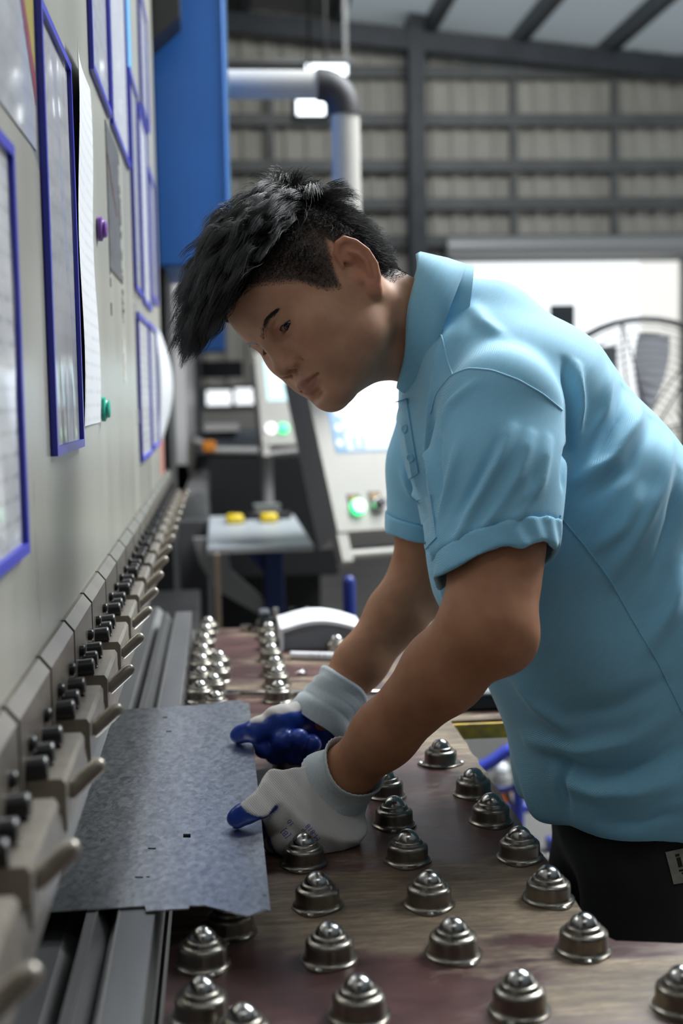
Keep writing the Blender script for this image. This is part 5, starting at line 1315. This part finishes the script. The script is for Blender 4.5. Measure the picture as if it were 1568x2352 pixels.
# tray table with tools
za = 0.90
A_, B_, C1, D1 = atz(484, 1186, za), atz(683, 1185, za), atz(716, 1256, za), atz(470, 1258, za)
tt_ = thing('tray_table', ((A_[0] + C1[0]) / 2, 4.7, 0), 'small table with pale tray top on a dark blue leg', 'table')
ya, yb = D1[1], A_[1]; xa, xb = (A_[0] + D1[0]) / 2, (B_[0] + C1[0]) / 2
obj('tray', MB().box((xa, ya, za - .012), (xb, yb, za), .003), mat('tray_white', (.46, .50, .53), .35), tt_)
obj('tray_lip', MB().box((xa, ya - .004, za - .02), (xb, ya, za - .003)), M['console_side'], tt_)
lx = aty(628, 1300, 4.6)[0]
obj('leg', MB().box((lx - .035, 4.55, 0), (lx + .035, 4.65, za - .012), .004), mat('dark_blue_paint', (.012, .03, .13), .45), tt_)
obj('gusset', MB().prism([(lx - .035, za - .012), (lx - .035, za - .14), (lx - .10, za - .06), (lx - .10, za - .012)], 4.57, 4.63), mat('dark_blue_paint2', (.012, .03, .13), .45), tt_)
obj('side_bracket', MB().prism([(lx - .28, za - .012), (lx - .17, za - .012), (lx - .15, za - .13), (lx - .035, za - .24), (lx - .035, za - .30), (lx - .20, za - .20), (lx - .26, za - .10)], 4.58, 4.62), M['console_side'], tt_)
obj('handle', MB().tube([(lx + .03, 4.6, .62), (lx + .07, 4.6, .62), (lx + .075, 4.6, .58), (lx + .075, 4.6, .46), (lx + .07, 4.6, .42), (lx + .03, 4.6, .42)], .009, 8), M['black'], tt_, smooth=True)
obj('foot', MB().box((lx - .2, 4.4, 0), (lx + .2, 4.8, .03), .005), M['steel_dark'], tt_)
M['tapey'] = mat('tape_yellow', (.72, .52, .02), .4)
for k, (px, py, lab) in enumerate(((541, 1196, 'yellow tape measure on the left of the pale tray'), (620, 1193, 'yellow tape measure on the right of the pale tray'))):
    P_ = atz(px, py + 8, za)
    t = thing('tape_measure', (P_[0], P_[1], za), lab, 'tape measure', 'tape measures on the tray')
    obj('case', MB().box((P_[0] - .036, P_[1], za + .0003), (P_[0] + .030, P_[1] + .08, za + .034), .009), M['tapey'], t, smooth='auto')
    obj('grip_band', MB().box((P_[0] - .037, P_[1] + .02, za + .012), (P_[0] + .031, P_[1] + .05, za + .022)), M['black'], t)
    obj('hook', MB().box((P_[0] + .030, P_[1] + .03, za + .003), (P_[0] + .042, P_[1] + .06, za + .006)), M['steel'], t)
P_ = atz(600, 1195, za)
t = thing('black_tool', (P_[0], P_[1] + .1, za), 'black hand tool lying across the back of the pale tray', 'tool')
obj('body', MB().box((P_[0] - .05, P_[1] + .03, za + .0003), (P_[0] + .12, P_[1] + .11, za + .025), .008), M['black'], t); obj('grip', MB().cyl((P_[0] - .12, P_[1] + .10, za + .0145), (P_[0] - .045, P_[1] + .05, za + .0145), .014), M['black'], t, smooth='auto')
P_ = atz(610, 1180, za)
t = thing('grey_box', (P_[0], P_[1], za), 'small grey box at the back edge of the pale tray', 'box')
obj('body', MB().box((P_[0] - .05, P_[1] - .18, za + .0003), (P_[0] + .05, P_[1] - .10, za + .04), .004), M['console_side'], t); obj('lid', MB().box((P_[0] - .053, P_[1] - .183, za + .04), (P_[0] + .053, P_[1] - .097, za + .052), .003), M['girt'], t)

# second press brake further down the line
pb2 = thing('press_brake', (-.3, 8.2, 0), 'second press brake in the blurred distance with dark bed and pale ram', 'press brake')
Z2 = 1.05
obj('ram', MB().box((-.30, 6.55, Z2), (-.16, 9.4, 2.2), .004), mat('ram2_paint', (.50, .49, .50), .35, .2), pb2)
obj('ram_edge', MB().box((-.30, 6.50, Z2), (-.158, 6.55, 2.2)), mat('ram2_edge', (.66, .64, .63), .4), pb2)
for i in range(14):
    yy = 6.6 + i * .2; obj('clamp', MB().prism([(-.16, Z2 + .10), (-.13, Z2 + .09), (-.125, Z2 + .01), (-.135, Z2 - .05), (-.15, Z2 - .07), (-.16, Z2 - .02)], yy, yy + .18), M['clamp'], pb2)
obj('bed', MB().box((-.5, 6.9, .42), (.62, 9.4, 1.06), .01), M['void'], pb2)
obj('bed_base', MB().box((-.45, 7.3, 0), (.55, 9.2, .42)), M['void'], pb2)
obj('die_rail', MB().prism([(-.15, .90), (-.055, .90), (-.055, .985), (-.08, 1.005), (-.15, .985)], 5.2, 6.9), M['die'], pb2)
obj('die_rail_face', MB().box((-.15, 5.17, .85), (-.05, 5.2, .985)), M['die_edge'], pb2)
obj('table_beam', MB().box((-.42, 5.15, 0.3), (-.05, 6.9, .90), .006), M['bed'], pb2)
bb = aty(490, 806, 9.4)
obj('cylinder_housing', MB().box((bb[0] - .10, 9.4, bb[2]), (bb[0] + .085, 9.9, 3.2), .01), M['blue'], pb2)
obj('side_frame', MB().box((-.9, 9.45, 0), (bb[0] - .10, 9.95, 3.2)), M['steel_dark'], pb2)
M['orange'] = mat('guard_orange', (.65, .22, .02), .5)
for px in (398, 480): q = aty(px, 1026, 6.8); obj('guard_lamp', MB().box((q[0] - .035, 6.78, q[2] - .03), (q[0] + .035, 6.86, q[2] + .03), .01), M['orange'], pb2)
q = aty(530, 975, 7.0); obj('support_plate', MB().box((q[0] - .14, 6.95, 1.20), (q[0] + .04, 7.3, 1.235)), M['console_side'], pb2); obj('support_block', MB().box((q[0] - .20, 7.0, 1.06), (q[0] + .26, 7.4, 1.20), .02), M['steel_dark'], pb2)
obj('support_arm', MB().tube([(q[0] - .2, 6.9, 1.16), (q[0] - .08, 6.9, 1.10), (q[0] + .35, 6.9, 1.09)], .02, 10), M['console_side'], pb2, smooth=True)
q = aty(500, 850, 10.5); obj('dark_duct', MB().box((q[0] - .16, 10.4, q[2] - .06), (q[0] + .2, 10.7, q[2] + .07), .01), M['void'], pb2)
# grey stand post by the far table
q = aty(500, 1340, 3.6)
t = thing('stand_post', (q[0], 3.6, 0), 'thin brown post standing beside the far end of the die', 'post')
obj('post', MB().box((q[0] - .008, 3.59, 0.0), (q[0] + .008, 3.61, aty(500, 1272, 3.6)[2])), mat('brown_post', (.30, .22, .16), .5), t); obj('foot', MB().box((q[0] - .05, 3.55, 0), (q[0] + .05, 3.65, .012)), M['steel_dark'], t)
# blue guard post
q0, q1 = aty(801, 1322, 3.4), aty(808, 1470, 3.4)
M['postblue'] = mat('guard_post_blue', (.018, .035, .22), .35)
t = thing('guard_post', (q0[0], 3.4, 0), 'round-topped dark blue guard post behind the far edge of the table', 'post')
obj('tube', MB().rod((q0[0], 3.4, 0.012), (q0[0], 3.4, q0[2]), .017, 18), M['postblue'], t, smooth=True); obj('base_plate', MB().box((q0[0] - .06, 3.34, 0), (q0[0] + .06, 3.46, .012)), M['steel_dark'], t)

# industrial fan by the door
Yf = 4.4; fc = aty(1478, 1000, Yf); Rf = 272 * Yf / 3000
fn = thing('floor_fan', (fc[0], Yf, 0), 'large black industrial fan with wire guard in front of the bright doorway', 'fan')
def ringpts(r, y, n=48): return [(fc[0] + r * math.cos(2*math.pi*i/n), y, fc[2] + r * math.sin(2*math.pi*i/n)) for i in range(n)]
obj('rim', MB().tube(ringpts(Rf, Yf), .011, 10, True), M['black'], fn, smooth=True)
for side, yo in (('front_guard', -.07), ('rear_guard', .09)):
    g = MB()
    for i in range(1, 17):
        r = Rf * i / 17; yy = Yf + yo * (1 - (r / Rf) ** 2.5); g.tube(ringpts(r, yy, 40), .0016, 5, True)
    for k in range(8):
        an = 2 * math.pi * k / 8 + .2
        g.tube([(fc[0] + Rf * t_ * math.cos(an), Yf + yo * (1 - t_ ** 2.5), fc[2] + Rf * t_ * math.sin(an)) for t_ in (.1, .3, .5, .7, .85, .95, 1)], .003, 5)
    obj(side, g, M['black'], fn, smooth=True)
for k in range(3):
    bl = MB(); vs = []; an0 = 2 * math.pi * k / 3 + 1.47
    for i in range(9):
        t_ = i / 8; r = Rf * (.16 + .72 * t_); wd = .20 + .26 * math.sin(math.pi * (.15 + .75 * t_))
        for s_ in (-.5, .5):
            an = an0 + s_ * wd; 
            for th in (0, .003): vs.append((fc[0] + r * math.cos(an), Yf + .03 * s_ + th, fc[2] + r * math.sin(an)))
    fs = []
    for i in range(8):
        a = i * 4; fs += [(a, a+4, a+6, a+2), (a+1, a+3, a+7, a+5), (a, a+1, a+5, a+4), (a+2, a+6, a+7, a+3)]
    fs += [(0, 2, 3, 1), (32, 33, 35, 34)]
    obj('blade', bl.add(vs, fs), mat('blade_%d' % k, (.42, .42, .45), .4), fn)
obj('hub', MB().lathe([(.05, -.04), (.055, .0), (.05, .05)], fc, (0, 1, 0), 24), M['black'], fn, smooth='auto')
obj('motor', MB().lathe([(.075, .10), (.08, .13), (.08, .27), (.06, .30)], fc, (0, 1, 0), 24), M['black'], fn, smooth='auto')
obj('stand', MB().cyl((fc[0], Yf + .2, .03), (fc[0], Yf + .2, fc[2] - .05), .03), M['black'], fn, smooth='auto'); obj('stand_base', MB().cyl((fc[0], Yf + .2, 0), (fc[0], Yf + .2, .03), .28, seg=32), M['black'], fn, smooth='auto')
# dark switch box on the far side of the doorway
q = aty(1292, 722, 7.5); sgn = thing('sign_board', (q[0], 7.5, 0), 'dark square board on a post seen above the man\'s back', 'sign')
obj('board', MB().box((q[0] - .07, 7.5, q[2] - .09), (aty(1320, 722, 7.5)[0], 7.53, aty(1292, 700, 7.5)[2]), .004), M['steel_dark'], sgn); obj('post', MB().cyl((q[0], 7.55, 0), (q[0], 7.55, q[2]), .02), M['steel_dark'], sgn)
q0, q1 = aty(1395, 795, 6.0), aty(1418, 840, 6.0)
sgn = thing('grey_cabinet', (q0[0], 6.2, 0), 'dark grey cabinet edge seen between the man\'s back and the fan', 'cabinet')
obj('body', MB().box((q0[0] - .25, 6.0, 0.04), (q1[0], 6.5, q0[2]), .006), M['steel_dark'], sgn); obj('plinth', MB().box((q0[0] - .23, 6.02, 0), (q1[0] - .02, 6.48, .04)), M['void'], sgn)

# blue trolley on the floor behind the table
M['trolley'] = mat('trolley_blue', (.03, .05, .42), .35)
tr2 = thing('tube_trolley', (1.0, 3.6, 0), 'blue tubular trolley standing on the floor behind the work table', 'trolley')
def tpx(l, Y): return [aty(a, b, Y + dy) for a, b, dy in l]
obj('top_tube', MB().tube(tpx([(1060, 1778, 0), (1095, 1768, 0), (1130, 1750, 0), (1160, 1728, 0), (1190, 1712, 0)], 3.3), .017, 12), M['trolley'], tr2, smooth=True)
obj('curved_tube', MB().tube(tpx([(1110, 1812, 0), (1150, 1814, 0), (1190, 1808, 0), (1225, 1790, 0), (1260, 1765, 0)], 3.3), .010, 12), M['postblue'], tr2, smooth=True)
obj('low_tube', MB().tube(tpx([(1120, 1862, 0), (1180, 1858, 0), (1240, 1852, 0), (1300, 1848, 0)], 3.4), .014, 12), M['trolley'], tr2, smooth=True)
obj('upright', MB().tube(tpx([(1160, 1810, 0), (1172, 1845, 0), (1180, 1862, .05)], 3.35), .007, 8), M['black'], tr2, smooth=True)
for (px, X_) in ((1225, 0), (1262, .0)):
    q = aty(px, 1895, 3.5); obj('wheel', MB().lathe([(.03, -.02), (.05, -.02), (.05, .02), (.03, .02)], (q[0], 3.5, .05), (1, 0, .0), 24), M['black'], tr2, smooth='auto')
    obj('fork', MB().box((q[0] - .008, 3.48, .05), (q[0] + .008, 3.52, .13)), M['postblue'], tr2)
obj('cross_post', MB().cyl((aty(1190, 1712, 3.3)[0], 3.3, .05), (aty(1190, 1712, 3.3)[0], 3.3, aty(1190, 1712, 3.3)[2]), .014), M['trolley'], tr2, smooth='auto')
q = aty(1128, 1768, 3.9); t = thing('spray_can', (q[0], 3.9, 0), 'white-topped can with orange band on the floor behind the table', 'can')
obj('body', MB().cyl((q[0] + .03, 3.9, 0.0), (q[0] + .03, 3.9, q[2] - .02), .03), M['console_side'], t, smooth='auto'); obj('cap', MB().ball((q[0] + .03, 3.9, q[2]), .025), mat('white_cap', (.8, .85, .9), .2), t, smooth=True); obj('band', MB().cyl((q[0] + .03, 3.9, q[2] - .10), (q[0] + .03, 3.9, q[2] - .05), .031), mat('orange_band', (.6, .13, .04), .4), t, smooth='auto')
